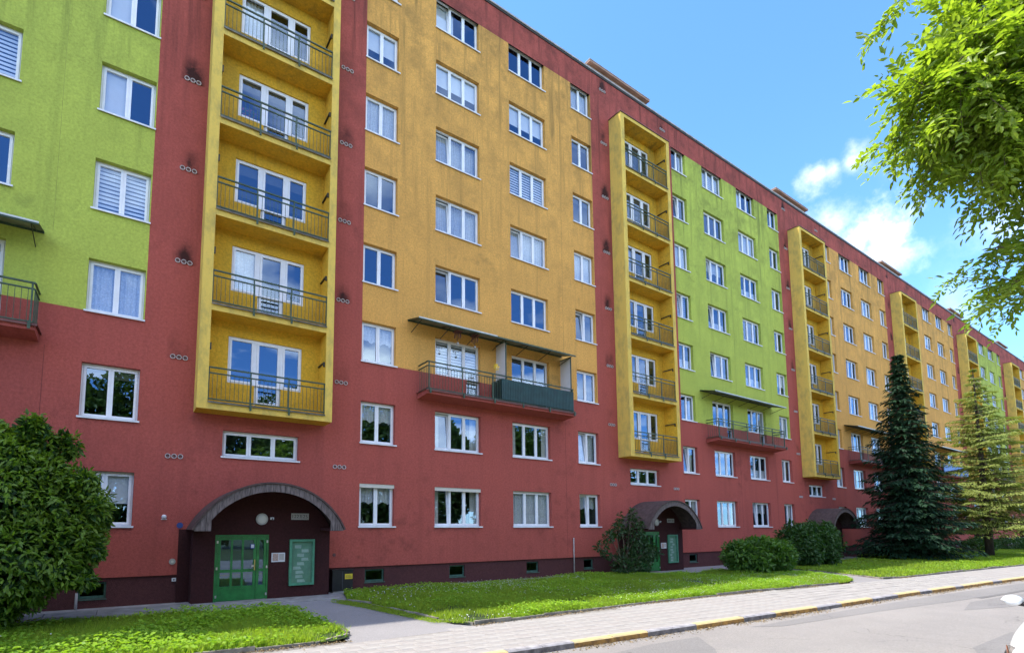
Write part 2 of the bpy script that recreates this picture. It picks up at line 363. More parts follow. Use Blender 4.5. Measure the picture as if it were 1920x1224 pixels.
# ------------------------------------------------------------------ the ground and the street
def interp(pts):
    xs = [p[0] for p in pts]; ys = [p[1] for p in pts]
    return lambda x: float(np.interp(x, xs, ys))
KERB = interp([(-60, -8.7), (0, -8.95), (5.4, -9.13), (8.6, -9.3), (12, -9.45), (15.3, -9.62), (20.7, -9.82), (27.8, -10.25), (31.4, -10.5), (41, -11.15), (60, -12.6), (140, -19.5)])
LAWNF = interp([(-60, -6.6), (0, -6.78), (3.4, -6.95), (8, -6.92), (12, -6.86), (16.6, -7.1), (22.9, -7.6), (29.3, -8.05), (32.7, -8.25), (41.3, -8.8), (60, -10.1), (140, -16.5)])
def strip(mb, f0, f1, x0, x1, z, step=0.5):
    n = max(1, int(math.ceil((x1 - x0) / step))); xs = [x0 + (x1 - x0) * i / n for i in range(n + 1)]
    for a, b in zip(xs, xs[1:]): mb.quad((a, f0(a), z), (b, f0(b), z), (b, f1(b), z), (a, f1(a), z))

M_GROUND = simple('soil_grass', (0.07, 0.10, 0.03), 0.95, 0.3, 0.8, 20, 0.6, 0.02)
M_SOIL = simple('lawn_soil', (0.030, 0.055, 0.010), 0.95, 0.3, 2.0, 20, 0.6, 0.02)
tag(MB().quad((-900, -900, -0.22), (900, -900, -0.22), (900, 900, -0.22), (-900, 900, -0.22)).build('ground', M_GROUND), 'grassy earth around the apartment block and street', None, kind='structure')

def asphalt(name, base, dark, patch_amt=0.5):
    m, t, b, o = new_mat(name)
    fine = noise(t, 46, 3, 0.8); mid = noise(t, 1.3, 6, 0.65); big = noise(t, 0.25, 3, 0.5, stretch=(0.6, 1.5, 1))
    c = mixc(t, ramp(t, fine, 0.30, 0.72), tuple(x * 0.66 for x in base), tuple(x * 1.22 for x in base))
    c = mixc(t, math_node(t, 'MULTIPLY', ramp(t, mid, 0.45, 0.75), patch_amt), c, dark)
    c = mixc(t, math_node(t, 'MULTIPLY', ramp(t, big, 0.42, 0.62), 0.35), c, tuple(x * 1.25 for x in base))
    v = t.nodes.new('ShaderNodeTexVoronoi'); v.feature = 'DISTANCE_TO_EDGE'; v.inputs['Scale'].default_value = 0.42
    tc = t.nodes.new('ShaderNodeTexCoord'); mp = t.nodes.new('ShaderNodeVectorMath'); mp.operation = 'ADD'
    nn = t.nodes.new('ShaderNodeTexNoise'); nn.inputs['Scale'].default_value = 1.6; nn.inputs['Detail'].default_value = 5
    t.links.new(tc.outputs['Object'], nn.inputs['Vector']); t.links.new(tc.outputs['Object'], mp.inputs[0]); t.links.new(nn.outputs['Color'], mp.inputs[1])
    t.links.new(mp.outputs[0], v.inputs['Vector'])
    crack = ramp(t, v.outputs['Distance'], 0.002, 0.008, (1, 1, 1), (0, 0, 0))
    c = mixc(t, math_node(t, 'MULTIPLY', math_node(t, 'MULTIPLY', crack, ramp(t, noise(t, 0.5, 2), 0.5, 0.6)), 0.6), c, tuple(x * 0.45 for x in base))
    t.links.new(c, b.inputs['Base Color']); b.inputs['Roughness'].default_value = 0.9; b.inputs['Specular IOR Level'].default_value = 0.25
    bump(t, b, fine, 0.5, 0.01)
    return m
M_ROAD = asphalt('worn_asphalt', (0.27, 0.252, 0.235), (0.21, 0.198, 0.19), 0.6)
M_PATCH = asphalt('patch_asphalt', (0.215, 0.205, 0.197), (0.18, 0.172, 0.168), 0.4)
M_TAR = asphalt('tar_seam', (0.17, 0.162, 0.155), (0.09, 0.09, 0.09), 0.4)
M_PATH = asphalt('path_asphalt', (0.26, 0.25, 0.25), (0.20, 0.19, 0.19), 0.4)
M_WALK = asphalt('walk_concrete', (0.32, 0.30, 0.28), (0.25, 0.235, 0.22), 0.4)
mb = MB(); strip(mb, lambda x: -21.0, lambda x: KERB(x) + 0.02, -60, 140, -0.10, 1.0)
road = tag(mb.build('road', M_ROAD), 'worn grey asphalt road with patches', None, kind='structure')
def road_poly(name, pts, mat, z):
    m = MB(); i = len(m.v); m.v = [(x, y, z) for x, y in pts]; m.f = [tuple(range(len(pts)))]
    o = m.build(name, mat, road); return o
road_poly('asphalt_patch', [(7.1, -9.85), (8.2, -9.75), (9.6, -9.83), (8.9, -10.6), (7.9, -11.3), (5.5, -12.6), (3.8, -12.9), (5.6, -10.9)], M_PATCH, -0.096)
road_poly('asphalt_patch', [(11.5, -9.85), (16.2, -9.98), (23.5, -10.35), (33, -11.1), (33, -11.75), (21.0, -11.0), (16.4, -10.5), (12.2, -10.18)], M_PATCH, -0.096)
road_poly('asphalt_patch', [(20.6, -11.25), (46, -13.2), (46, -14.2), (20.3, -12.1), (18.5, -11.6)], M_PATCH, -0.096)
road_poly('asphalt_patch', [(12.9, -13.0), (15.5, -13.0), (15.7, -13.7), (13.4, -13.6), (12.2, -13.25)], M_PATCH, -0.096)
road_poly('tar_seam', [(7.3, -9.95), (7.45, -9.95), (6.5, -11.2), (4.9, -12.7), (4.75, -12.7), (6.3, -11.15)], M_TAR, -0.092)
road_poly('tar_seam', [(6.1, -10.35), (6.25, -10.35), (5.4, -11.3), (3.5, -13.0), (3.38, -13.0), (5.2, -11.35)], M_TAR, -0.092)
road_poly('tar_seam', [(22.0, -11.05), (38, -12.2), (38, -12.36), (22.0, -11.2)], M_TAR, -0.092)

# sidewalk bed, then the near pavers one by one
mb = MB(); strip(mb, lambda x: KERB(x) + 0.14, LAWNF, -60, 140, -0.014, 0.5)
def walk_mat():
    m, t, b, o = new_mat('sidewalk_slabs')
    tc = t.nodes.new('ShaderNodeTexCoord'); mp = t.nodes.new('ShaderNodeMapping'); mp.inputs['Rotation'].default_value = (0, 0, R(2.2))
    t.links.new(tc.outputs['Object'], mp.inputs['Vector'])
    br = t.nodes.new('ShaderNodeTexBrick'); br.inputs['Scale'].default_value = 1.0; br.inputs['Brick Width'].default_value = 0.35; br.inputs['Row Height'].default_value = 0.30
    br.inputs['Mortar Size'].default_value = 0.008; br.inputs['Color1'].default_value = (0.34, 0.315, 0.295, 1); br.inputs['Color2'].default_value = (0.29, 0.275, 0.26, 1); br.inputs['Mortar'].default_value = (0.16, 0.14, 0.11, 1)
    t.links.new(mp.outputs[0], br.inputs['Vector'])
    c = mixc(t, math_node(t, 'MULTIPLY', ramp(t, noise(t, 1.2, 5), 0.4, 0.75), 0.4), br.outputs['Color'], (0.22, 0.20, 0.18))
    t.links.new(c, b.inputs['Base Color']); b.inputs['Roughness'].default_value = 0.9; bump(t, b, noise(t, 40, 3), 0.4, 0.006)
    return m
M_SLABS = walk_mat()
M_PAVER = [simple('paver_grey_a', (0.33, 0.312, 0.292), 0.9, 0.12, 3, 45, 0.4, 0.006), simple('paver_grey_b', (0.318, 0.30, 0.28), 0.9, 0.12, 3, 45, 0.4, 0.006), simple('paver_grey_c', (0.322, 0.30, 0.28), 0.9, 0.12, 3, 45, 0.4, 0.006)]
sidewalk = tag(mb.build('sidewalk', M_SLABS), 'pale slab sidewalk between lawns and kerb', None, kind='structure')
PROW, PLEN = 0.30, 0.35
mb = MB(); strip(mb, lambda x: KERB(x) + 0.146, lambda x: LAWNF(x) - .002, 0.8, 30, -0.009, 0.5); mb.build('joint_sand', simple('joint_sand', (0.25, 0.23, 0.205), .95, .2, 6), sidewalk)
paver_me = []
for m in M_PAVER:
    b_ = MB(); w, l, g = PROW / 2 - 0.008, PLEN / 2 - 0.005, 0.008
    b_.v = [(-l, -w, -0.03), (l, -w, -0.03), (l, w, -0.03), (-l, w, -0.03), (-l, -w, -g), (l, -w, -g), (l, w, -g), (-l, w, -g), (-l + g, -w + g, 0), (l - g, -w + g, 0), (l - g, w - g, 0), (-l + g, w - g, 0)]
    b_.f = [(8, 9, 10, 11)] + [(a, (a + 1) % 4, 4 + (a + 1) % 4, 4 + a) for a in range(4)] + [(4 + a, 4 + (a + 1) % 4, 8 + (a + 1) % 4, 8 + a) for a in range(4)]
    paver_me.append(b_.mesh('paver', m))
spots = []
for j in range(0, 9):
    x = 1.2 + (j % 2) * PLEN / 2
    while x < 30:
        y = LAWNF(min(x, 12.0)) * 0 + (KERB(x) + 0.14 + PROW / 2 + j * PROW)
        if y < LAWNF(x) - PROW * 0.4: spots.append((x, y))
        x += PLEN
spots.sort(key=lambda s: (s[0]) ** 2 + (s[1] + 16) ** 2 + (1000 if s[0] < 3.0 and s[1] < -8.2 else 0))
near, rest = spots[:300], spots[300:]
ang = math.atan2(KERB(12) - KERB(4), 8)
for (x, y) in near:
    o = add('paver', rnd.choice(paver_me), sidewalk, (x, y, rnd.uniform(-0.003, 0.002)))
    o.rotation_euler = (rnd.uniform(-.006, .006), rnd.uniform(-.006, .006), ang + rnd.uniform(-.008, .008))
mb = MB()
for (x, y) in rest:
    l, w = PLEN / 2 - .005, PROW / 2 - .008; c, s = math.cos(ang), math.sin(ang); dz = rnd.uniform(-.003, .002)
    P_ = [(x + a * c - b_ * s, y + a * s + b_ * c) for a, b_ in ((-l, -w), (l, -w), (l, w), (-l, w))]
    i = len(mb.v); mb.v += [(p[0], p[1], dz) for p in P_] + [(p[0], p[1], -0.03) for p in P_]
    mb.f += [(i, i + 1, i + 2, i + 3)] + [(i + 4 + a, i + 4 + (a + 1) % 4, i + (a + 1) % 4, i + a) for a in range(4)]
tag(mb.build('far_pavers', M_PAVER[0], sidewalk), kind='stuff')

# kerb stones, painted yellow in runs
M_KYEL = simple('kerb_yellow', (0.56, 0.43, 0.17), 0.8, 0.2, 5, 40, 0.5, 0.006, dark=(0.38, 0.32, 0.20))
M_KYFACE = simple('kerb_yellow_shaded', (0.42, 0.22, 0.045), 0.85, 0.25, 7, 40, 0.5, 0.006, dark=(0.14, 0.08, 0.04)); M_KGFACE = simple('kerb_grey_shaded', (0.20, 0.18, 0.175), 0.9, 0.3, 7, 40, 0.5, 0.006)  # road-facing sides: the shade on them is painted in as a darker colour
M_KGREY = simple('kerb_grey', (0.34, 0.325, 0.33), 0.9, 0.2, 5, 40, 0.5, 0.006)
kerb = tag(empty('kerb'), 'concrete kerb with yellow painted runs along the road', None, kind='structure')
bounds = [(-2.0, 0), (-0.2, 1), (1.5, 0), (3.3, 1), (5.42, 0), (6.85, 1), (8.77, 0), (10.28, 1), (11.99, 0), (13.28, 1), (15.17, 0), (16.46, 1), (18.31, 0), (20.0, 1), (21.6, 0), (22.5, 1), (24.4, 0), (25.1, 1), (27.9, 0), (28.8, 1), (32, 0), (34, 1), (37, 0), (39, 1), (43, 0), (60, 0)]
for (a, ye), (b_, _) in zip(bounds, bounds[1:]):
    n = max(1, round((b_ - a) / 0.95))
    for k in range(n):
        x0 = a + (b_ - a) * k / n + 0.006; x1 = a + (b_ - a) * (k + 1) / n - 0.006
        m = MB(); y0, y1 = KERB(x0), KERB(x1); h = rnd.uniform(0.0, 0.012)
        prof = [(0.0, -0.16), (0.0, -0.02 + h), (0.025, 0.005 + h), (0.145, 0.005 + h), (0.145, -0.16)]
        m.v = [(x0, y0 + p, z) for p, z in prof] + [(x1, y1 + p, z) for p, z in prof]
        m.f = [(i, i + 5, i + 6, i + 1) for i in range(4)] + [(0, 1, 2, 3, 4), (9, 8, 7, 6, 5)]
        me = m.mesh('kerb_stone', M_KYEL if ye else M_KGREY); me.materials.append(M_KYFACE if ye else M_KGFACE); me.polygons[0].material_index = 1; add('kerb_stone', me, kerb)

# lawns and paths
def poly_obj(name, pts, z, mat, parent=None):
    m = MB(); m.v = [(x, y, z) for x, y in pts]; m.f = [tuple(range(len(pts)))]; return m.build(name, mat, parent)
def front(x0, x1, step=0.6):
    n = int((x1 - x0) / step) + 1; return [(x0 + (x1 - x0) * i / n, LAWNF(x0 + (x1 - x0) * i / n) + 0.06) for i in range(n + 1)]
LAWN1 = front(-26, 3.2) + [(3.55, -6.75), (3.72, -6.3), (3.62, -4.8), (3.45, -3.3), (2.95, -2.55), (0.6, -2.35), (-1.6, -2.2), (-26, -2.2)]
LAWN2 = [(5.95, -6.6)] + front(6.4, 22.6) + [(23.6, -7.35), (24.5, -6.8), (25.6, -4.2), (25.9, -2.3), (19.2, -2.0), (19.0, -0.5), (5.75, -0.5), (5.25, -2.2), (5.55, -3.1)]
LAWN3 = front(25.6, 120, 2.0) + [(120, -0.5), (43, -0.5), (43, -2.0), (28.2, -2.0), (27.4, -4.2), (26.2, -6.6), (25.5, -7.6)]
tag(poly_obj('path', [(-26, -2.3), (0, -2.35), (3.0, -2.6), (3.6, -4), (3.45, -7.12), (6.3, -7.12), (6.0, -6.6), (5.3, -2.0), (5.9, -0.45), (5.9, 0.1), (-26, 0.1)], -0.008, M_PATH), 'dark asphalt path from the near entrance to the sidewalk', None, kind='structure')
tag(poly_obj('path', [(19, 0.1), (19, -2.1), (25.8, -2.4), (24.6, -6.6), (23.4, -7.3), (22.4, -7.7), (22.8, -7.95), (26.4, -8.2), (26.4, -6.4), (27.6, -4), (28.4, -1.9), (43.2, -1.9), (43.2, 0.1)], -0.008, M_PATH), 'dark asphalt path from the second entrance to the sidewalk', None, kind='structure')
lawns = []
for pts, lab in ((LAWN1, 'lawn at the left in front of the near entrance'), (LAWN2, 'lawn between the two nearest entrance paths'), (LAWN3, 'lawn further along under the conifers')):
    lawns.append(tag(poly_obj('lawn', pts, 0.025, M_SOIL), lab, None, kind='structure'))
# apron of concrete slabs against the plinth
apron = tag(MB().box(-26, 19, -0.42, 0.1, -0.03, 0.012).build('apron', M_CONC), 'concrete strip along the foot of the building', None, kind='structure')
M_SLABG = simple('apron_slab', (0.22, 0.23, 0.22), 0.9, 0.2, 2.5, 40, 0.5, 0.008)
for k in range(6):
    MB().box(-4.6 + k * 1.02, -3.6 + k * 1.02, -2.1, -0.44, -0.02, 0.02 + 0.008 * rnd.random()).build('slab', M_SLABG, apron)
MB().box(1.52, 5.3, -1.55, -0.44, -0.02, 0.018).build('door_step', M_CONC, apron)
# edging stones round the lawns
M_EDGE = simple('edging_concrete', (0.27, 0.245, 0.20), 0.9, 0.3, 4, 40, 0.5, 0.008)
def edging(lawn, line, seg=0.98):
    P_ = [Vector((x, y, 0)) for x, y in line]; d = 0.0; acc = [0]
    for a, b_ in zip(P_, P_[1:]): acc.append(acc[-1] + (b_ - a).length)
    def at(s):
        i = int(np.searchsorted(acc, s) - 1); i = max(0, min(i, len(P_) - 2)); t = (s - acc[i]) / max(1e-6, acc[i + 1] - acc[i]); return P_[i].lerp(P_[i + 1], t)
    n = int(acc[-1] / seg)
    for k in range(n):
        a, b_ = at(k * seg + 0.005), at((k + 1) * seg - 0.012); e = (b_ - a).normalized(); nrm = Vector((e.y, -e.x, 0)) * 0.03
        h0 = 0.055 + rnd.uniform(-.025, .02); h1 = h0 + rnd.uniform(-.012, .012)
        m = MB(); m.v = [tuple(p + Vector((0, 0, z))) for p, z in ((a - nrm, -.05), (a + nrm, -.05), (b_ + nrm, -.05), (b_ - nrm, -.05), (a - nrm, h0), (a + nrm, h0), (b_ + nrm, h1), (b_ - nrm, h1))]
        m.f = [(3, 2, 1, 0), (4, 5, 6, 7), (0, 1, 5, 4), (1, 2, 6, 5), (2, 3, 7, 6), (3, 0, 4, 7)]
        m.build('edging_stone', M_EDGE, lawn)
edging(lawns[0], front(-3.0, 3.2) + [(3.55, -6.75), (3.72, -6.3), (3.62, -4.8), (3.45, -3.3)])
edging(lawns[1], [(5.25, -2.2), (5.55, -3.1), (5.95, -6.6)] + front(6.4, 22.6))
edging(lawns[2], [(27.4, -4.2), (26.2, -6.6), (25.5, -7.6)] + front(25.6, 60, 2.0))

# ------------------------------------------------------------------ the apartment block
ROOF = 24.33; PANEL_T = 22.96; SILL0 = 2.07; FH = 2.8; PLINTH = 0.76
K0, K1 = -1, 5
bld = tag(empty('apartment_building', (0, 0, 0)), 'long eight-storey apartment block with red, ochre and green panels and yellow balcony towers', 'building')
def sill(i): return SILL0 + FH * i
WIN = {'B': (6.42, 7.70, 2), 'C': (9.31, 11.36, 3), 'D': (12.93, 14.98, 3), 'E': (16.64, 17.93, 2)}
WH = 1.43
COLOR = {-1: M_GREEN, 0: M_OCHRE, 1: M_GREEN, 2: M_OCHRE, 3: M_OCHRE, 4: M_GREEN, 5: M_OCHRE}

LOG_L, LOG_R, LOG_B, LOG_T, LOG_D = 1.40, 5.19, 5.29, 22.2, 0.71
LOG_F = [5.49 + FH * k for k in range(6)]
LIN_L, LIN_R = 1.67, 4.96
BAL_L, BAL_R, BAL_D = 8.57, 15.75, 0.72

def baldoor_hole(w):  # balcony door opening beside the window at the third storey
    return None
for k in range(K0, K1 + 1):
    o = k * PERIOD
    # red stair band with the hole behind the balcony tower
    mb = MB()
    holes = [(o + LOG_L + .1, o + LOG_R - .1, LOG_B + .08, LOG_T - .08), (o + 2.19, o + 4.38, 4.08, 4.86)]
    wall(mb, o + 0.10, o + 6.42, PLINTH, ROOF, holes)
    mb.build('stair_wall', M_RED, bld)
    # red base and parapet of the flat section
    hl = []; hu = []
    for c, (a, b_, n) in WIN.items():
        for i in range(8):
            h = (o + a, o + b_, sill(i), sill(i) + WH)
            if i == 2 and c in 'CD':
                hu.append(h); dx0, dx1 = (o + b_ - 0.66, o + b_)
                hl.append((dx0, dx1, 6.98, sill(2))); continue
            (hl if i < 2 else hu).append(h)
    mb = MB(); wall(mb, o + 6.42, o + PERIOD + 0.10, PLINTH, sill(2), [h for h in hl]); mb.build('base_wall', M_RED, bld)
    mb = MB(); wall(mb, o + 6.42, o + PERIOD + 0.10, sill(2), PANEL_T, hu); mb.build('panel_wall', COLOR[k], bld)
    mb = MB(); wall(mb, o + 6.42, o + PERIOD + 0.10, PANEL_T, ROOF, []); mb.build('parapet_wall', M_RED, bld)
    # plinth with basement openings
    bh = [(o + a, o + b_, 0.24, 0.66) for a, b_ in ((6.68, 7.38), (9.97, 10.64), (13.62, 14.26), (16.86, 17.46))]
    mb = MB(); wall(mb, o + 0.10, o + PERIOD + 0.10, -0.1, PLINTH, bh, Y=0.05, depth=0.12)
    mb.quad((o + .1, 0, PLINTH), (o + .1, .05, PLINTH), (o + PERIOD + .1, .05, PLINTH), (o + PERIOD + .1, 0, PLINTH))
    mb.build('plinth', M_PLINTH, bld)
    for a, b_, c, d in bh:
        m = MB(); y = .11
        m.box(a, b_, y, y + .05, c, c + .07).box(a, b_, y, y + .05, d - .05, d).box(a, a + .05, y, y + .05, c + .07, d - .05).box(b_ - .05, b_, y, y + .05, c + .07, d - .05)
        w_ = m.build('basement_window', M_BASEWIN, bld)
        MB().quad((a + .05, y + .03, c + .07), (b_ - .05, y + .03, c + .07), (b_ - .05, y + .03, d - .05), (a + .05, y + .03, d - .05)).build('pane', M_DARKGLASS, w_)
        if k < 2: MB().box(a - .02, b_ + .02, .02, .13, c - .025, c - .002).build('sill', M_BASEWIN, w_)

XL, XR = -40.0, (K1 + 1) * PERIOD + 0.10
# the body behind the facade: far walls, roof, floors and rooms
body = MB()
body.quad((XL, 11.5, -.1), (XL, 0.02, -.1), (XL, .02, ROOF), (XL, 11.5, ROOF)).quad((XR, .0, -.1), (XR, 11.5, -.1), (XR, 11.5, ROOF), (XR, .0, ROOF)).quad((XR, 11.5, -.1), (XL, 11.5, -.1), (XL, 11.5, ROOF), (XR, 11.5, ROOF))
body.quad((XL, 0, -.1), (K0 * PERIOD + .1, 0, -.1), (K0 * PERIOD + .1, 0, ROOF), (XL, 0, ROOF))
body.build('outer_wall', M_RED, bld)
MB().quad((XL, 0.02, ROOF - .01), (XR, .02, ROOF - .01), (XR, 11.5, ROOF - .01), (XL, 11.5, ROOF - .01)).build('roof', M_SHINGLE, bld)
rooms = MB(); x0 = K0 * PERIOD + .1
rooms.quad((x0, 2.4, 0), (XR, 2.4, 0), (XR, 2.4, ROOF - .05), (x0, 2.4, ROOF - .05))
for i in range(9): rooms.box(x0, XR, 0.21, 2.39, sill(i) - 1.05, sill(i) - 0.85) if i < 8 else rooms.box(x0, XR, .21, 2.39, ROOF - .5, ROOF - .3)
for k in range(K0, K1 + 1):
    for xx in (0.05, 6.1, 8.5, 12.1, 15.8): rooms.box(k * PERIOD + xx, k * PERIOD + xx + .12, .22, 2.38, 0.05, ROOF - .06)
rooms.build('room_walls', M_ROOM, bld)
cap = MB().box(XL, XR, -0.06, 0.30, ROOF, ROOF + .07); cap.build('roof_edge_cap', M_ROOFCAP, bld)
MB().box(XL, XR, -0.035, -0.003, ROOF - .09, ROOF - .002).build('eaves_strip', M_DKRAIL, bld)
for k in range(0, K1 + 1):
    o = k * PERIOD; m = MB().box(o + 0.30, o + 4.55, 0.16, 4.0, ROOF + .071, ROOF + 0.46)
    rh = m.build('roof_house', M_ROOFHOUSE, bld)
    MB().box(o + 0.14, o + 4.71, -0.02, 4.15, ROOF + .46, ROOF + .55).build('roof_slab', M_ROOFHOUSE, rh); MB().box(o + 0.12, o + 4.73, -0.04, 4.17, ROOF + .551, ROOF + .575).build('roof_sheet', M_ROOFCAP, rh)

# ---- windows: shared meshes, then one object per window with its panes, sill and curtains
def ring(m, x0, x1, z0, z1, w, y0, y1):
    m.box(x0, x1, y0, y1, z0, z0 + w).box(x0, x1, y0, y1, z1 - w, z1).box(x0, x0 + w, y0, y1, z0 + w, z1 - w).box(x1 - w, x1, y0, y1, z0 + w, z1 - w)
FRAME = {}; PANE = {}; SILLM = {}; SASH = {}; TFRAME = {}
def divs(w, n): return [(0.045 + (w - .09) * i / n, 0.045 + (w - .09) * (i + 1) / n) for i in range(n)]
SASHW = 0.062
for key, (w, n, h) in {'2': (1.285, 2, WH), '3': (2.05, 3, WH), 's': (2.19, 3, 0.78)}.items():
    m = MB(); ring(m, 0, w, 0, h, 0.045, 0.15, 0.215)
    for (a, b_) in divs(w, n)[1:]: m.box(a - .028, a + .028, .152, .213, .045, h - .045)
    fixed = MB()
    for (a, b_) in divs(w, n): ring(m, a + .002, b_ - .002, .047, h - .047, SASHW, .132, .19)
    FRAME[key] = m.mesh('window', M_WHITE)
    m = MB(); ring(m, 0, w, 0, h, 0.045, 0.15, 0.215)
    for (a, b_) in divs(w, n)[1:]: m.box(a - .028, a + .028, .152, .213, .045, h - .045); ring(m, a + .002, b_ - .002, .047, h - .047, SASHW, .132, .19)
    TFRAME[key] = m.mesh('window', M_WHITE); a, b_ = divs(w, n)[0]
    m = MB(); ring(m, a + .002, b_ - .002, 0, h - .094, SASHW, -.03, .028); SASH[key] = m.mesh('sash', M_WHITE)
    SASH[key + 'p'] = MB().quad((a + SASHW, 0, SASHW), (b_ - SASHW, 0, SASHW), (b_ - SASHW, 0, h - .094 - SASHW), (a + SASHW, 0, h - .094 - SASHW)).mesh('pane', M_GLASS)
    PANE[key] = []
    for (a, b_) in divs(w, n):
        x0_, x1_, z0_, z1_ = a + SASHW, b_ - SASHW, .047 + SASHW - .002, h - .047 - SASHW + .002
        PANE[key].append(MB().quad((x0_, .165, z0_), (x1_, .165, z0_), (x1_, .165, z1_), (x0_, .165, z1_)).mesh('pane', M_GLASS))
    SILLM[key] = MB().box(-.035, w + .05, -.045, .149, -.012, .012).box(-.035, w + .05, -.052, -.045, -.035, .010).mesh('sill', M_SILL)
# curtain shapes
def wavy(x0, x1, z0, z1, y=0.255, amp=0.02, lam=0.11, scallop=0):
    m = MB(); n = max(4, int((x1 - x0) / 0.022)); xs = [x0 + (x1 - x0) * i / n for i in range(n + 1)]
    ph = rnd.random() * 6
    yy = [y + amp * math.sin(x / lam * 2 * math.pi + ph) + amp * .5 * math.sin(x / lam * 3.7 + ph) for x in xs]
    zz = [z0 + (scallop * abs(math.sin(x * 9 + ph)) if scallop else 0) for x in xs]
    m.v = [(x, a, z) for x, a, z in zip(xs, yy, zz)] + [(x, a, z1) for x, a in zip(xs, yy)]
    m.f = [(i, i + 1, n + 2 + i, n + 1 + i) for i in range(n)]
    return m
CURT = {}
for key, w in (('2', 1.285), ('3', 2.05)):
    L = []
    L.append(('lace_curtain', wavy(.03, w - .03, .04, WH - .03).mesh('lace_curtain', M_LACE, True)))
    L.append(('lace_curtain', wavy(.03, w - .03, WH * .52, WH - .03, scallop=.09).mesh('lace_curtain', M_LACE, True)))
    L.append(('lace_curtain', wavy(.03, w - .03, .03, WH * .42, scallop=.0).mesh('lace_curtain', M_LACE, True)))
    d = wavy(.02, .34, .02, WH - .03, amp=.03, lam=.09); e = wavy(w - .32, w - .02, .02, WH - .03, amp=.03, lam=.09); n = len(d.v); d.v += e.v; d.f += [tuple(i + n for i in f) for f in e.f]
    L.append(('drape', d.mesh('drape', M_DRAPE, True)))
    m = MB()
    for q in range(11): m.box(.06, w - .06, .24, .245, WH - .1 - q * .115 - .07, WH - .1 - q * .115)
    L.append(('striped_blind', m.mesh('striped_blind', M_BLIND)))
    L.append(('roller_blind', MB().box(.06, w - .06, .235, .24, WH * .42, WH - .06).mesh('roller_blind', M_BLIND)))
    L.append(('roller_blind', MB().box(.06, w * .48, .235, .24, WH * .05, WH - .06).mesh('roller_blind', M_BLIND)))
    L.append(('dark_shade', MB().box(.06, w - .06, .235, .24, WH * .78, WH - .06).mesh('dark_shade', M_SHADE)))
    CURT[key] = L
SHUT = {'2': MB().box(-.0, 1.285, .02, .148, WH - .13, WH - .002).mesh('shutter_box', M_SHUTTER), '3': MB().box(0, 2.05, .02, .148, WH - .13, WH - .002).mesh('shutter_box', M_SHUTTER)}
FIXED = {(0, 'B', 6): 5, (0, 'C', 6): 5, (0, 'C', 4): 0, (0, 'B', 5): 0, (0, 'C', 5): 0, (0, 'D', 6): 5, (0, 'B', 0): 1, (0, 'B', 1): 1, (0, 'B', 2): 1, (0, 'C', 2): 4, (0, 'C', 1): 3, (0, 'C', 0): 3, (0, 'D', 0): 0, (0, 'D', 1): 3,
         (-1, 'E', 3): 4, (-1, 'D', 4): 4, (-1, 'D', 5): 5, (-1, 'E', 2): 0, (-1, 'E', 4): 6, (-1, 'E', 1): 7, (0, 'E', 1): 0, (0, 'E', 4): 0, (1, 'B', 0): None, (-1, 'E', 0): 5, (0, 'D', 4): 0, (0, 'D', 2): 7, (0, 'B', 3): None, (0, 'C', 3): None, (0, 'D', 3): None, (0, 'C', 7): 6}
TILT = {(0, 'C', 5), (0, 'C', 4), (0, 'C', 3), (0, 'C', 1), (0, 'C', 7), (0, 'D', 4), (0, 'E', 3), (0, 'E', 0), (0, 'C', 0), (0, 'E', 1)}
def mkwin(k, c, i):
    a, b_, n = WIN[c]; key = '2' if n == 2 else '3'; x = k * PERIOD + a
    tilt = (k, c, i) in TILT or (k > 0 and rnd.random() < .16)
    w = add('window', TFRAME[key] if tilt else FRAME[key], bld, (x, 0, sill(i)))
    for j, p in enumerate(PANE[key]):
        if not (tilt and j == 0): add('pane', p, w)
    if tilt:
        for q in (SASH[key], SASH[key + 'p']): o_ = add('sash' if q is SASH[key] else 'pane', q, w, (0, .19, .047)); o_.rotation_euler = (R(-4.5), 0, 0)
    if not (i == 2 and c in 'CD'): add('sill', SILLM[key], w)
    q = FIXED.get((k, c, i), 'r')
    if q == 'r': q = rnd.choice([0, 1, 2, 3, 4, 5, 6, 7, 7] + [None] * (3 if i < 3 else 6))
    if i < 2 and q is None: q = rnd.choice([0, 1, 3])
    if q is not None: add(CURT[key][q][0], CURT[key][q][1], w, (0, .09 if tilt else 0, 0))
    if i == 0 and k == 0 and c in 'BC': add('shutter_box', SHUT[key], w)
    return w
for k in range(K0, K1 + 1):
    for c in WIN:
        for i in range(8):
            if k == -1 and c == 'B': continue
            mkwin(k, c, i)
    w = add('stair_window', FRAME['s'], bld, (k * PERIOD + 2.19, 0, 4.08))
    for p in PANE['s']: add('pane', p, w)
    add('sill', SILLM['s'], w)
# lower leaf of the balcony doors at the third storey
dl = MB(); ring(dl, 0.0, .66, 0, .63, .065, .132, .20); DOORL = dl.mesh('balcony_door', M_WHITE)
DPANE = MB().quad((.065, .165, .065), (.595, .165, .065), (.595, .165, .565), (.065, .165, .565)).mesh('pane', M_GLASS)
for k in range(K0, K1 + 1):
    for c in 'CD':
        d = add('balcony_door', DOORL, bld, (k * PERIOD + WIN[c][1] - .66, 0, sill(2) - .635)); add('pane', DPANE, d)

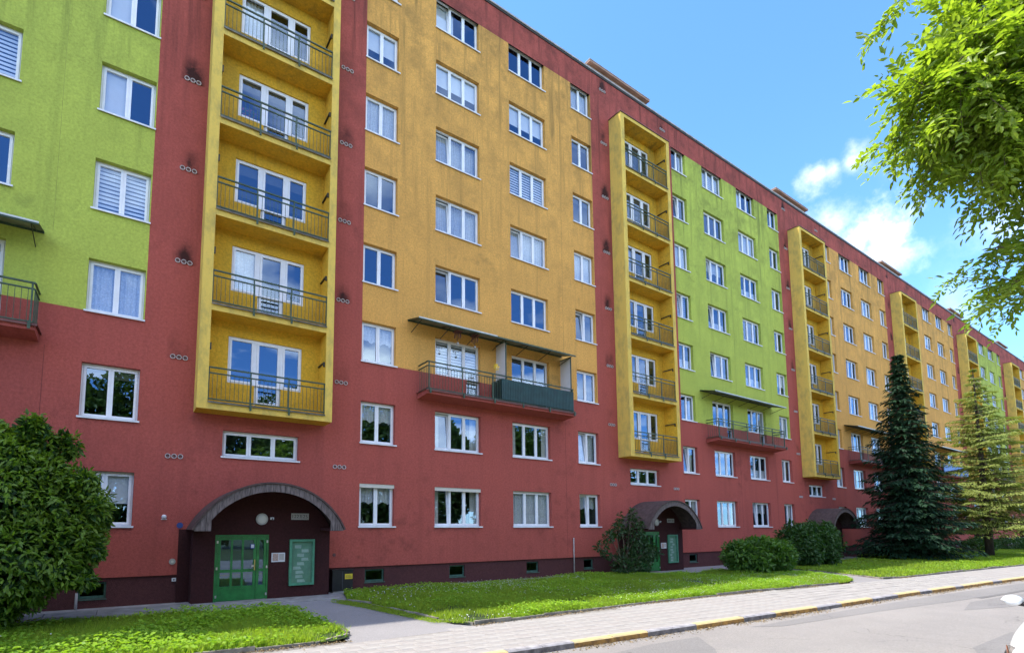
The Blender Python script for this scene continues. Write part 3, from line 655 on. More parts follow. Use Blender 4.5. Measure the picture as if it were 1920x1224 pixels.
# ---- yellow balcony towers
tower = MB()
tower.box(LOG_L, LIN_L, -LOG_D, 0.0, LOG_B, LOG_T).box(LIN_R, LOG_R, -LOG_D, 0.0, LOG_B, LOG_T)
tower.box(LIN_L, LIN_R, -LOG_D, 0.0, LOG_B, LOG_F[0]).box(LIN_L, LIN_R, -LOG_D, 0.0, LOG_T - .16, LOG_T)
for z in LOG_F[1:]: tower.box(LIN_L, LIN_R, -LOG_D + .004, 0.0, z - .19, z)
lh = []
for z in LOG_F: lh += [(2.24, 4.40, z + .79, z + 2.20), (3.0, 3.78, z + .19, z + .79)]
wall(tower, LIN_L, LIN_R, LOG_F[0], LOG_T - .16, lh, Y=-0.02, depth=0.14)
TOWER = tower.mesh('balcony_tower', M_YELLOW)
TCAP = MB().box(LOG_L - .04, LOG_R + .04, -LOG_D - .04, 0, LOG_T, LOG_T + .035).mesh('cap', M_CAPRED)
fl = MB().box(LIN_L + .002, LIN_R - .002, -LOG_D - .045, -LOG_D + .30, .002, .014).box(LIN_L + .002, LIN_R - .002, -LOG_D - .05, -LOG_D - .045, -.035, .012); FLASH = fl.mesh('slab_edging', M_FLASH)
rl = MB(); yr = -LOG_D + .04
for z, s in ((.98, .020), (.82, .017), (.09, .017)): rl.box(LIN_L + .001, LIN_R - .001, yr - s, yr + s, z - s, z + s)
nb = 29
for j in range(1, nb):
    x = LIN_L + (LIN_R - LIN_L) * j / nb; rl.box(x - .006, x + .006, yr - .006, yr + .006, .107, .803)
for x in (2.78, 3.86):
    rl.box(x - .018, x + .018, yr - .014, yr + .014, -.10, .96); rl.box(x - .028, x + .028, -LOG_D - .075, -LOG_D - .051, -.15, .05); rl.box(x - .015, x + .015, -LOG_D - .055, yr, .0152, .05)
for x in (LIN_L + .02, LIN_R - .02): rl.box(x - .012, x + .012, yr - .012, yr + .012, .05, .96)
RAIL = rl.mesh('railing', M_RAIL)
lw = MB(); ring(lw, 2.24, 3.0, .79, 2.20, .045, .03, .09); ring(lw, 3.78, 4.40, .79, 2.20, .045, .03, .09)
ring(lw, 3.0, 3.78, .19, 2.20, .05, .03, .09)
for a, b_, z0_, z1_ in ((2.24, 3.0, .79, 2.20), (3.78, 4.40, .79, 2.20)): ring(lw, a + .047, b_ - .047, z0_ + .047, z1_ - .047, .055, .012, .07)
ring(lw, 3.052, 3.728, .242, 2.148, .065, .012, .07); lw.box(3.117, 3.663, .014, .068, .78, .86)
LWIN = lw.mesh('balcony_window', M_WHITE)
LP = [MB().quad((a, .05, c), (b_, .05, c), (b_, .05, d), (a, .05, d)).mesh('pane', M_GLASS) for a, b_, c, d in ((2.34, 2.9, .89, 2.10), (3.88, 4.30, .89, 2.10), (3.117, 3.663, .86, 2.083), (3.117, 3.663, .307, .78))]
LSHADE = MB().box(2.34, 2.9, .095, .10, 1.78, 2.12).box(3.117, 3.663, .095, .10, 1.78, 2.12).box(3.88, 4.3, .095, .10, 1.78, 2.12).mesh('roller_shade', M_SHADE)
LLACE = wavy(2.30, 2.95, .85, 2.15, y=.16).mesh('lace_curtain', M_LACE, True)
BRKT = [MB().box(LIN_R - .05, LIN_R - .002, -.62, -.05, 1.66, 1.70).box(LIN_R - .05, LIN_R - .002, -.62, -.58, 1.55, 1.66).mesh('line_bracket', M_DKRAIL), MB().box(LIN_L + .002, LIN_L + .05, -.62, -.05, 1.66, 1.70).box(LIN_L + .002, LIN_L + .05, -.62, -.58, 1.5, 1.66).mesh('line_bracket', M_DKRAIL)]
STEP = MB().box(3.0, 3.78, -.28, -.022, .016, .17).mesh('door_step', M_YELLOW)
for k in range(0, K1 + 1):
    o = k * PERIOD; tw = add('balcony_tower', TOWER, bld, (o, 0, 0)); add('cap', TCAP, tw)
    for q, z in enumerate(LOG_F):
        add('slab_edging', FLASH, tw, (0, 0, z)); add('railing', RAIL, tw, (0, 0, z)); add('door_step', STEP, tw, (0, 0, z))
        if k < 3:
            for b_ in BRKT: add('line_bracket', b_, tw, (0, 0, z))
        w = add('balcony_window', LWIN, bld, (o, 0, z))
        for p in LP: add('pane', p, w)
        if (q + k) % 3 != 1 and q > 0: add('roller_shade', LSHADE, w)
        elif q: add('lace_curtain', LLACE, w)

# ---- flue vents on the stair walls
def ringmesh(r0, r1, d, n=12):
    m = MB()
    for j in range(n):
        a, b_ = 2 * math.pi * j / n, 2 * math.pi * (j + 1) / n
        P_ = lambda t, r, y: (r * math.cos(t), y, r * math.sin(t))
        m.quad(P_(a, r0, -d), P_(b_, r0, -d), P_(b_, r1, -d), P_(a, r1, -d)); m.quad(P_(a, r1, -d), P_(b_, r1, -d), P_(b_, r1, 0), P_(a, r1, 0)); m.quad(P_(b_, r0, -d), P_(a, r0, -d), P_(a, r0, -.001), P_(b_, r0, -.001))
    return m
VR = ringmesh(.05, .068, .03).mesh('vent_pipe', M_VENT)
vh = MB(); vh.v = [(.05 * math.cos(2 * math.pi * j / 12), -.003, .05 * math.sin(2 * math.pi * j / 12)) for j in range(12)]; vh.f = [tuple(range(12))]; VH = vh.mesh('vent_hole', M_VENTHOLE)
for k in range(0, 3):
    for xv in (0.82, 5.56):
        for i in range(8):
            for j in range(3):
                v = add('vent_pipe', VR, bld, (k * PERIOD + xv + j * .155, -.001, 4.0 + FH * i)); add('vent_hole', VH, v)

# ---- third-storey balconies with awnings
def bal_rail(m, x0, x1, y, zb, n):
    for z, s in ((1.03, .02), (.88, .017), (.07, .016)): m.box(x0, x1, y - s, y + s, zb + z - s, zb + z + s)
    for j in range(n + 1):
        x = x0 + (x1 - x0) * j / n; m.box(x - .006, x + .006, y - .006, y + .006, zb + .086, zb + .863)
BZ = 6.83
for k in range(K0, K1 + 1):
    o = k * PERIOD; L, Rr = o + BAL_L, o + BAL_R
    m = MB(); i = 0
    m.v = [(L, 0, BZ - .2), (Rr, 0, BZ - .2), (Rr, -BAL_D, BZ - .13), (L, -BAL_D, BZ - .13), (L, 0, BZ), (Rr, 0, BZ), (Rr, -BAL_D, BZ), (L, -BAL_D, BZ)]
    m.f = [(0, 1, 2, 3), (7, 6, 5, 4), (3, 2, 6, 7), (0, 3, 7, 4), (1, 5, 6, 2)]
    b = m.build('balcony', M_RED, bld)
    MB().box(L - .05, Rr + .05, -BAL_D - .05, -BAL_D + .3, BZ + .002, BZ + .014).box(L - .05, Rr + .05, -BAL_D - .056, -BAL_D - .05, BZ - .04, BZ + .012).box(L - .05, L + .2, -BAL_D + .302, -.002, BZ + .002, BZ + .014).box(Rr - .2, Rr + .05, -BAL_D + .302, -.002, BZ + .002, BZ + .014).build('slab_edging', M_CAPRED, b)
    m = MB(); y = -BAL_D + .04; bal_rail(m, L + .05, Rr - .05, y, BZ, 58)
    for x in (L + .05, Rr - .05):
        for z, s in ((1.03, .02), (.88, .017), (.07, .016)): m.box(x - s, x + s, y + .021, -.002, BZ + z - s, BZ + z + s)
        for j in range(5): m.box(x - .006, x + .006, y + .1 + j * .12, y + .112 + j * .12, BZ + .086, BZ + .863)
    for j in range(6):
        x = L + .1 + (Rr - L - .2) * j / 5; m.box(x - .018, x + .018, y - .0165, y + .0165, BZ - .05, BZ + 1.01); m.box(x - .03, x + .03, -BAL_D - .09, -BAL_D - .057, BZ - .13, BZ + .06)
    xm = (L + Rr) / 2; m.box(xm - .02, xm + .02, y + .02, -.01, BZ + .97, BZ + 1.0); m.box(xm - .02, xm + .02, y + .02, -.01, BZ + .75, BZ + .78)
    m.build('railing', M_RAIL, b)
    if k in (0, 3):
        m = MB(); x0_ = o + 11.85 if k == 0 else o + 8.7; x1_ = Rr - .08; n = 46
        for j in range(n):
            a = x0_ + (x1_ - x0_) * j / n; m.box(a, a + (x1_ - x0_) / n - .012, y - .05, y - .022, BZ + .10, BZ + .90)
        m.box(x0_, x1_, y - .0215, y - .0175, BZ + .09, BZ + .91)
        if k == 0:
            for j in range(8): m.box(x0_ + .01, x0_ + .04, y + .03 + j * .075, y + .095 + j * .075, BZ + .1, BZ + .9)
        m.build('balcony_screen', M_BALGREEN if k == 0 else M_BLUESHEET, b)
    if k == 0:
        for xs_ in (o + 12.12, o + 15.62):
            MB().box(xs_ - .012, xs_ + .012, -.62, -.03, BZ + .7, BZ + 2.42).build('side_screen', M_SCREEN, b)
            m = MB().box(xs_ - .02, xs_ + .02, -.66, -.625, BZ + .05, BZ + 2.46).box(xs_ - .018, xs_ + .018, -.625, -.005, BZ + 2.422, BZ + 2.455); m.build('screen_post', M_RAIL, b)
    # awning
    m = MB(); n = 60; A0, A1 = L - .42, Rr - .05
    zb, zf, yf = 9.50, 9.29, -.86
    for j in range(n):
        a = A0 + (A1 - A0) * j / n; c = A0 + (A1 - A0) * (j + 1) / n; da = .012 * (j % 2); dc = .012 * ((j + 1) % 2)
        m.quad((a, -.005, zb + da), (c, -.005, zb + dc), (c, yf, zf + dc), (a, yf, zf + da))
    aw = m.build('awning', M_AWNING, bld)
    MB().box(A0, A1, yf - .012, yf + .02, zf - .055, zf - .004).box(A0, A1, -.03, -.004, zb - .06, zb - .004).build('awning_bar', M_RAIL, aw)
    MB().box(A0 - .004, A0 + (A1 - A0) * (.45 if k == 0 else 1), yf - .022, yf - .0125, zf - .02, zf + .022).build('front_edge', M_AWNEDGE, aw)
    m = MB()
    for j in range(7):
        x = A0 + .15 + (A1 - A0 - .3) * j / 6; m.bar((x, yf + .03, zf - .03), (x, -.01, zb - .45), .014); m.bar((x, yf + .03, zf - .02), (x, -.01, zb - .03), .012)
    m.build('brace', M_DKRAIL, aw)

# panel joint and drain pipe
M_JOINT = {M_GREEN: simple('joint_green', (.34, .40, .08), .9, .2, 3), M_OCHRE: simple('joint_ochre', (.42, .24, .07), .9, .2, 3), M_RED: simple('joint_red', (.20, .05, .045), .9, .2, 3)}
for k in range(-1, 3):
    for xx in (11.86, 15.86):
        if COLOR[k] is M_OCHRE and xx < 12: continue
        if k == -1 and xx < 12: continue
        MB().box(k * PERIOD + xx, k * PERIOD + xx + .012, -.003, -.0005, 9.6, PANEL_T - .01).build('panel_joint', M_JOINT[COLOR[k]], bld); MB().box(k * PERIOD + xx, k * PERIOD + xx + .012, -.003, -.0005, PLINTH + .01, 6.6).build('panel_joint', M_JOINT[M_RED], bld)
MB().tube([(16.18, -.05, 0), (16.18, -.05, 1.6)], .028).build('drain_pipe', M_PIPE, bld, smooth=True)
MB().tube([(-1.0, -.10, 0), (-1.0, -.10, .42)], .03).build('standpipe', M_PIPE, bld, smooth=True)

# ---- entrance porches
PX0, PX1, PY = 1.49, 5.26, -0.55
CX, CW, CZ, CRISE, CY = 3.38, 1.98, 1.97, 1.26, -1.5
CR = (CW ** 2 + CRISE ** 2) / (2 * CRISE); CC = CZ + CRISE - CR; A_ = math.asin(CW / CR)
def arcp(t, r): return (CX + r * math.sin(t), CC + r * math.cos(t))
DX0, DX1, DH = 2.04, 3.46, 1.84
pm = MB()
wall(pm, PX0, PX1, -.05, CZ, [(DX0, DX1, -.06, DH)], Y=PY, depth=.1)
pm.quad((PX0, 0.04, -.05), (PX0, PY, -.05), (PX0, PY, CZ), (PX0, .04, CZ)).quad((PX1, PY, -.05), (PX1, .04, -.05), (PX1, .04, CZ), (PX1, PY, CZ))
n = 24; tp = [arcp(-A_ * .97 + 2 * A_ * .97 * j / n, CR - .05) for j in range(n + 1)]
for (xa, za), (xb, zb_) in zip(tp, tp[1:]):
    xa_, xb_ = max(xa, PX0), min(xb, PX1)
    if xb_ > xa_: pm.quad((xa_, PY, CZ), (xb_, PY, CZ), (xb_, PY, max(zb_, CZ)), (xa_, PY, max(za, CZ)))
pm.box(1.18, PX0 - .002, -.012, .04, -.05, CZ + .02)
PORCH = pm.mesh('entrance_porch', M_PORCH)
vm = MB(); n = 40
pts_o = [arcp(-A_ + 2 * A_ * j / n, CR + .05) for j in range(n + 1)]; pts_i = [arcp(-A_ + 2 * A_ * j / n, CR - .0) for j in range(n + 1)]
for j in range(n):
    (a, b_), (c, d) = pts_o[j], pts_o[j + 1]; (e, f_), (g, h) = pts_i[j], pts_i[j + 1]
    vm.quad((a, CY - .04, b_), (a, .03, b_), (c, .03, d), (c, CY - .04, d)); vm.quad((e, .03, f_), (e, CY - .04, f_), (g, CY - .04, h), (g, .03, h)); vm.quad((a, CY - .04, b_), (c, CY - .04, d), (g, CY - .04, h), (e, CY - .04, f_))
for P2, Q2 in ((pts_o[0], pts_i[0]), (pts_o[-1], pts_i[-1])): vm.quad((P2[0], CY - .04, P2[1]), (Q2[0], CY - .04, Q2[1]), (Q2[0], .03, Q2[1]), (P2[0], .03, P2[1]))
CANOPY = vm.mesh('canopy', M_SHINGLE)
pl = []
n = 30; xin = CW - .40
def inner_z(x): 
    r = CR - .215; q = r * r - (x - CX) ** 2; return CC + math.sqrt(max(q, 0))
for j in range(n):
    x0_ = CX - CW + .01 + (2 * CW - .02) * j / n + .003; x1_ = CX - CW + .01 + (2 * CW - .02) * (j + 1) / n - .003
    def zo(x): return CC + math.sqrt(max((CR - .004) ** 2 - (x - CX) ** 2, 0))
    def zi(x): return CZ - .02 if abs(x - CX) > xin else max(CZ - .02, inner_z(x))
    xm = (x0_ + x1_) / 2
    if abs(xm - CX) > xin: a0 = a1 = CZ - .02
    else: a0, a1 = zi(x0_) if abs(x0_ - CX) <= xin else zi(xm), zi(x1_) if abs(x1_ - CX) <= xin else zi(xm)
    t0, t1 = max(zo(x0_), a0 + .005), max(zo(x1_), a1 + .005); yy = CY - .005 - .006 * rnd.random(); m = MB()
    m.v = [(x0_, yy, a0), (x1_, yy, a1), (x1_, yy, t1), (x0_, yy, t0), (x0_, yy + .025, a0), (x1_, yy + .025, a1), (x1_, yy + .025, t1), (x0_, yy + .025, t0)]
    m.f = [(0, 1, 2, 3), (7, 6, 5, 4), (0, 4, 5, 1), (1, 5, 6, 2), (2, 6, 7, 3), (3, 7, 4, 0)]
    pl.append(m.mesh('plank', M_PLANK))
bm_ = MB().box(CX - CW + .06, CX - xin, CY + .03, .02, CZ - .03, CZ + .06).box(CX + xin, CX + CW - .06, CY + .03, .02, CZ - .03, CZ + .06); BEAM = bm_.mesh('canopy_beam', M_PORCH)
# door
dm = MB(); y0_, y1_ = PY + .035, PY + .085
dm.box(DX0, DX0 + .07, y0_ - .02, y1_, 0, DH).box(DX1 - .05, DX1, y0_ - .02, y1_, 0, DH).box(DX0 + .07, DX1 - .05, y0_ - .02, y1_, DH - .06, DH)
xd = [DX0 + .075, DX1 - .33]
def door_leaf(m, a, b_, cols):
    m.box(a, a + .075, y0_, y1_, .03, DH - .065).box(b_ - .075, b_, y0_, y1_, .03, DH - .065).box(a + .075, b_ - .075, y0_, y1_, .03, .42).box(a + .075, b_ - .075, y0_, y1_, DH - .15, DH - .065).box(a + .075, b_ - .075, y0_, y1_, .80, .88)
    w = (b_ - a - .15) / cols; R_ = []
    for j in range(cols):
        x = a + .075 + w * j
        if j: m.box(x - .028, x + .028, y0_ + .004, y1_, .42, .80).box(x - .028, x + .028, y0_ + .004, y1_, .88, DH - .15)
        l = x + (.028 if j else 0); r = x + w - (.028 if j < cols - 1 else 0); R_ += [(l, r, .42, .80), (l, r, .88, DH - .15)]
    m.box(a + .11, b_ - .11, y0_ - .008, y0_, .10, .36) if b_ - a > .5 else None
    return R_
DP = door_leaf(dm, xd[0], xd[1] - .004, 3) + door_leaf(dm, xd[1] + .004, DX1 - .054, 1)
DOOR = dm.mesh('entrance_door', M_DOOR)
DPAN = [MB().quad((a, y0_ + .03, c), (b_, y0_ + .03, c), (b_, y0_ + .03, d), (a, y0_ + .03, d)).mesh('pane', M_GLASS) for a, b_, c, d in DP]
hd = MB().box(xd[1] - .06, xd[1] - .035, y0_ - .05, y0_ - .03, .84, 1.14).box(xd[1] - .058, xd[1] - .038, y0_ - .03, y0_, .86, .88).box(xd[1] - .058, xd[1] - .038, y0_ - .03, y0_, 1.10, 1.12); HANDLE = hd.mesh('handle', simple('brass', (.55, .42, .14), .35, .1, metal=.6))
LOCK = MB().box(xd[1] - .13, xd[1] - .065, y0_ - .03, y0_ - .001, .93, .99).mesh('lock', M_STEEL)
HING = MB().box(-.02, .02, y0_ - .045, y0_ - .022, -.035, .035).mesh('hinge', M_STEEL)
for k in range(0, K1 + 1):
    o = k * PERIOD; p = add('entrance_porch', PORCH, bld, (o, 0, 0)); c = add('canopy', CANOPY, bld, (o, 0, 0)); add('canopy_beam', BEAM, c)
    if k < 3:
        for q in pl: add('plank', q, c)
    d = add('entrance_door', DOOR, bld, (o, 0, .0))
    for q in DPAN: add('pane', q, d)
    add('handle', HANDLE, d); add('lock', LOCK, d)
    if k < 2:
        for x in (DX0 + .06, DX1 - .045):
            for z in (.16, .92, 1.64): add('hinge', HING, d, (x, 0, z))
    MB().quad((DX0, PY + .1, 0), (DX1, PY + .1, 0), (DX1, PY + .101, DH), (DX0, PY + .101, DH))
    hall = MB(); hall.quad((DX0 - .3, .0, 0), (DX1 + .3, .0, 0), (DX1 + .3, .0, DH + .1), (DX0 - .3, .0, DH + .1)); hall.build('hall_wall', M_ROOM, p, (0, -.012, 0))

# ------------------------------------------------------------------ things fixed to the walls
def text_obj(txt, size, mat, parent, loc):
    cu = bpy.data.curves.new('lettering', 'FONT'); cu.body = txt; cu.size = size; cu.align_x = 'CENTER'; cu.align_y = 'CENTER'; cu.extrude = .001
    o = bpy.data.objects.new('lettering', cu); col.objects.link(o); cu.materials.append(mat); 
    me = bpy.data.meshes.new_from_object(o); bpy.data.objects.remove(o); o = add('lettering', me, parent, loc); o.rotation_euler = (R(90), 0, 0); return o
M_PLATE = simple('pale_plate', (.42, .40, .37), .6, .1, 4, 40, .05); M_INK = simple('ink', (.06, .06, .07), .7, .1, 4, 40, 0); M_LAMPGL = simple('lamp_glass', (.62, .60, .54), .3, .06, 4, 40, 0)
M_PAPER = simple('paper', (.66, .66, .68), .8, .06, 6, 40, 0); M_YLAB = simple('yellow_label', (.68, .52, .03), .6, .1, 6, 40, 0); M_BLUE = simple('blue_plate', (.035, .07, .24), .5, .1, 6, 40, 0)
M_NOTICE = simple('faded_notice', (.30, .42, .35), .8, .1, 6, 40, 0)
def disc(m, cx, cz, r, y0, y1, n=20, dome=0):
    i = len(m.v)
    for y, rr in ((y1, r), (y0, r * (1 - .25 * (dome > 0)))):
        for j in range(n): m.v.append((cx + rr * math.cos(2 * math.pi * j / n), y, cz + rr * math.sin(2 * math.pi * j / n)))
    if dome:
        m.v.append((cx, y0 - dome, cz))
        for j in range(n): m.f.append((i + n + j, i + n + (j + 1) % n, i + 2 * n))
    else: m.f.append(tuple(i + n + j for j in range(n)))
    for j in range(n): m.f.append((i + j, i + (j + 1) % n, i + n + (j + 1) % n, i + n + j))
    return m
for k, (place, num, num2) in enumerate((('near entrance', '1223', '25'), ('second entrance', '1222', '27'))):
    o = k * PERIOD
    lamp = tag(empty('wall_lamp', (o + 3.24, PY, 2.28)), 'round white bulkhead lamp above the green door of the ' + place, 'lamp', 'bulkhead lamps over entrances')
    disc(MB(), 0, 0, .165, -.05, -.001).build('rim', M_PLATE, lamp); disc(MB(), 0, 0, .125, -.07, -.0502, dome=.03).build('glass_cover', M_LAMPGL, lamp, smooth=True)
    sgn = tag(empty('house_number_sign', (o + 4.33, PY, 2.365)), 'pale house number plate on the dark porch wall of the ' + place, 'sign', 'house number plates')
    MB().box(-.26, .26, -.03, -.001, -.095, .095).build('plate', M_PLATE, sgn, bevel=.004)
    MB().box(.045, .055, -.033, -.0302, -.075, .075).build('divider', M_INK, sgn)
    if k == 0: text_obj(num, .15, M_INK, sgn, (-.11, -.0315, 0)); text_obj(num2, .15, M_INK, sgn, (.15, -.0315, 0))
    else:      # too small in the picture to be read: blurred strokes
        for x in (-.2, -.14, -.08, -.02, .11, .18): m = MB(); ring(m, x - .02, x + .02, -.05, .05, .012, -.033, -.0302); m.build('stroke', M_INK, sgn)
    bo = tag(empty('notice_board', (o + 4.41, PY, 1.02)), 'green framed glazed notice board on the porch wall of the ' + place, 'notice board', 'notice boards beside the doors')
    m = MB(); ring(m, -.37, .37, -.67, .67, .07, -.07, -.001); m.build('frame', simple('board_green', (.08, .27, .16), .5, .15), bo)
    MB().quad((-.30, -.012, -.60), (.30, -.012, -.60), (.30, -.012, .60), (-.30, -.012, .60)).build('backing', simple('board_back', (.12, .26, .17), .7, .1), bo)
    for j in range(9):
        x = rnd.uniform(-.26, .02); z = .5 - j * .125; MB().quad((x, -.016 - .0004 * j, z - .09), (x + rnd.uniform(.16, .26), -.016 - .0004 * j, z - .09 + rnd.uniform(-.01, .01)), (x + .2, -.016 - .0004 * j, z), (x, -.016 - .0004 * j, z)).build('notice', M_NOTICE, bo)
    MB().quad((-.30, -.055, -.60), (.30, -.055, -.60), (.30, -.055, .60), (-.30, -.055, .60)).build('pane', M_CLEAR, bo)
    ic = tag(empty('intercom_panel', (o + 3.73, PY, 1.18)), 'small pale intercom panel with stickers beside the door of the ' + place, 'intercom', 'intercom panels')
    MB().box(-.19, .19, -.025, -.001, -.13, .13).build('plate', M_PAPER, ic); MB().box(-.16, .0, -.029, -.0252, -.1, .11).build('sticker', simple('sticker', (.5, .36, .30), .7, .3, 30), ic); MB().box(.02, .16, -.029, -.0252, -.08, .1).build('sticker', M_PLATE, ic)
    se = tag(empty('motion_sensor', (o + 3.52, PY, 2.30)), 'small white motion sensor right of the lamp at the ' + place, 'sensor', 'motion sensors by the lamps')
    MB().box(-.05, .05, -.06, -.001, -.035, .035).build('body', M_PAPER, se, bevel=.01); disc(MB(), 0, -.01, .022, -.075, -.0602).build('lens', M_DARK, se)
dn = tag(MB().box(2.96, 3.08, PY + .03, PY + .034, 1.45, 1.58).build('door_notice', M_BLUE), 'small blue notice stuck on the glass of the near green door', 'notice')
MB().box(2.98, 3.06, PY + .0265, PY + .0298, 1.47, 1.56).build('sheet', M_PAPER, dn)
ub = tag(empty('utility_cabinet', (5.80, -.16, 0)), 'dark utility cabinet with a yellow sticker right of the near porch', 'cabinet')
MB().box(-.34, .34, -.13, .14, .06, .70).build('body', M_DARK, ub, bevel=.012); MB().box(-.36, .36, -.15, .16, .70, .73).build('lid', M_DARK, ub); MB().box(.07, .32, -.135, -.1302, .42, .58).build('sticker', M_YLAB, ub); MB().box(-.02, -.0, -.136, -.1302, .1, .66).build('door_gap', M_INK, ub); MB().box(-.3, .3, -.11, .12, 0, .06).build('base', M_CONC, ub)
for z in (.46, .49, .52): MB().box(.10, .29 - .04 * (z > .5), -.137, -.1352, z, z + .010).build('stroke', M_INK, ub)
t_ = tag(disc(MB(), 1.20, 2.10, .08, -.02, -.0005).build('blue_disc_sign', M_BLUE), 'small round blue plate on the red wall beside the near canopy', 'sign')
t_ = tag(empty('alarm_siren', (.81, 0, 2.33)), 'small white alarm siren on the red wall left of the near porch', 'alarm')
disc(MB(), 0, 0, .062, -.06, -.001, dome=.03).build('dome', M_PAPER, t_, smooth=True); MB().box(-.07, .07, -.025, -.0005, -.075, -.055).build('base', M_PAPER, t_)
t_ = tag(empty('round_wall_vent', (1.06, 0, 1.12)), 'round grey vent cover low on the red wall left of the near porch', 'vent')
disc(MB(), 0, 0, .08, -.025, -.001).build('cover', M_PLATE, t_); disc(MB(), 0, 0, .035, -.035, -.0252).build('hub', M_STEEL, t_)
t_ = tag(empty('junction_box', (1.12, .05, .63)), 'tiny white junction box on the dark plinth left of the near porch', 'electrical box')
MB().box(-.05, .05, -.04, -.001, -.045, .045).build('cover', M_PAPER, t_); disc(MB(), 0, 0, .02, -.05, -.0402).build('socket', M_DARK, t_)
t_ = tag(disc(MB(), 5.60, 1.17, .055, -.015, -.0005).build('wall_plug', M_VENTHOLE), 'dark round pipe stub on the red wall above the utility cabinet', 'pipe stub')
# wind chimes and a pinwheel on the near balcony
for x, lab in ((9.98, 'dark wind chime hanging under the awning above the balcony window, the left one'), (10.75, 'dark wind chime hanging under the awning above the balcony door, the right one')):
    w = tag(empty('wind_chime', (x, -.5, 9.33)), lab, 'wind chime', 'wind chimes under the near awning')
    disc(MB(), 0, 0, .01, 0, 0)
    m = MB(); 
    for j in range(10):
        t = j * .63; m.bar((.10 * math.cos(t), .10 * math.sin(t), -.08), (.10 * math.cos(t) * 1.2, .10 * math.sin(t) * 1.2, -.26 - .05 * (j % 3)), .012, 5)
    m.build('tubes', M_CAPRED, w); MB().bar((0, 0, .02), (0, 0, -.48), .006, 5).build('cord', M_DARK, w); MB().box(-.14, .14, -.14, .14, -.09, -.07).build('top_plate', M_CAPRED, w); MB().box(-.03, .03, -.03, .03, -.56, -.48).build('sail', M_PLATE, w)
w = tag(empty('toy_pinwheel', (11.62, -.66, 7.86)), 'yellow toy pinwheel fixed to the balcony railing beside the green screen', 'pinwheel')
m = MB()
for j in range(6):
    t = j * math.pi / 3; m.tri((0, -.03, .28), (.15 * math.cos(t), -.05, .28 + .15 * math.sin(t)), (.13 * math.cos(t + .7), -.02, .28 + .13 * math.sin(t + .7)))
m.build('petals', simple('pinwheel_yellow', (.75, .48, .02), .6, .1), w); MB().bar((0, 0, -.3), (0, 0, .3), .008, 6).build('stick', M_PLATE, w)
fp = tag(empty('flower_pot', (2.56, .135, LOG_F[3] + .86)), 'potted plant with red flowers behind the glass of a near tower balcony window', 'flower pot')
MB().tube([(0, 0, 0), (0, 0, .12)], [.045, .06], 10).build('pot', simple('terracotta', (.30, .10, .05), .8), fp, smooth=True)
for nm, mt, cnt in (('leaves', M_ROUND, 60), ('flowers', simple('red_petal', (.42, .05, .05), .7), 26)):
    m = MB()
    for j in range(cnt):
        c = Vector((rnd.uniform(-.2, .2), rnd.uniform(-.035, .035), .12 + rnd.uniform(0, .30))); a = Vector((rnd.uniform(-1, 1), rnd.uniform(-.4, .4), rnd.uniform(-1, 1))).normalized() * .035; b_ = Vector((-a.z, 0, a.x))
        m.quad(tuple(c - a), tuple(c - b_ * .6), tuple(c + a), tuple(c + b_ * .6))
    m.build(nm, mt, fp)

# ------------------------------------------------------------------ vegetation
def norm(a): return a / np.maximum(np.linalg.norm(a, axis=1, keepdims=True), 1e-9)
def leaves_mesh(name, P, D, Nn, L, W, mat, fold=0.25):
    """rhombic leaves: base P, direction D, normal Nn, length L, width W"""
    D = norm(D); S = norm(np.cross(Nn, D)); U = np.cross(D, S); n = len(P); L = L[:, None]; W = W[:, None]
    v = np.empty((n, 6, 3), dtype=np.float32)
    v[:, 0] = P; v[:, 1] = P + D * L * .35 - S * W * .5 + U * W * fold; v[:, 2] = P + D * L * .7 - S * W * .38 + U * W * fold * .6
    v[:, 3] = P + D * L - U * L * .08; v[:, 4] = P + D * L * .7 + S * W * .38 + U * W * fold * .6; v[:, 5] = P + D * L * .35 + S * W * .5 + U * W * fold
    base = (np.arange(n) * 6)[:, None]
    f = (base + np.array([[0, 1, 2, 3, 0, 3, 4, 5]])).ravel()
    return np_mesh(name, v.reshape(-1, 3), f, 4, mat)
def lobe_points(lobes, n, shell=0.45):
    """points through the outer part of a union of ellipsoids, with outward normals; insides of other lobes are skipped"""
    out = []; nor = []; vol = np.array([l[3] * l[4] + l[4] * l[5] + l[3] * l[5] for l in lobes]); cnt = (vol / vol.sum() * n * 1.6).astype(int)
    for l, c in zip(lobes, cnt):
        d = norm(rng.normal(size=(c, 3))); r = 1 - shell * rng.random(c) ** 1.6
        lump = 1 + .14 * np.sin(d[:, 0] * 5.1 + l[0] * 3) * np.sin(d[:, 1] * 4.3 + l[1]) + .10 * np.sin(d[:, 2] * 7.7 + d[:, 0] * 6)
        e = np.array(l[3:6]); p = np.array(l[:3]) + d * e * (r * lump)[:, None]
        keep = np.ones(c, bool)
        for m in lobes:
            if m is l: continue
            keep &= (((p - np.array(m[:3])) / np.array(m[3:6])) ** 2).sum(1) > .45
        out.append(p[keep]); nor.append(norm(d / e)[keep])
    return np.concatenate(out), np.concatenate(nor)
def bush_leaves(name, lobes, n, L, W, mat, parent, droop=.3, zmin=.05, clump=True):
    P, Nn = lobe_points(lobes, n)
    k = P[:, 2] > zmin; P, Nn = P[k], Nn[k]
    D = norm(Nn * .8 + rng.normal(size=P.shape) * .75 + np.array([0, 0, -droop])); U = norm(np.array([0, 0, 1.0]) * .7 + Nn * .5 + rng.normal(size=P.shape) * .5)
    s = rng.uniform(.7, 1.25, len(P))
    return add(name, leaves_mesh(name, P, D, U, L * s, W * s, mat), parent)
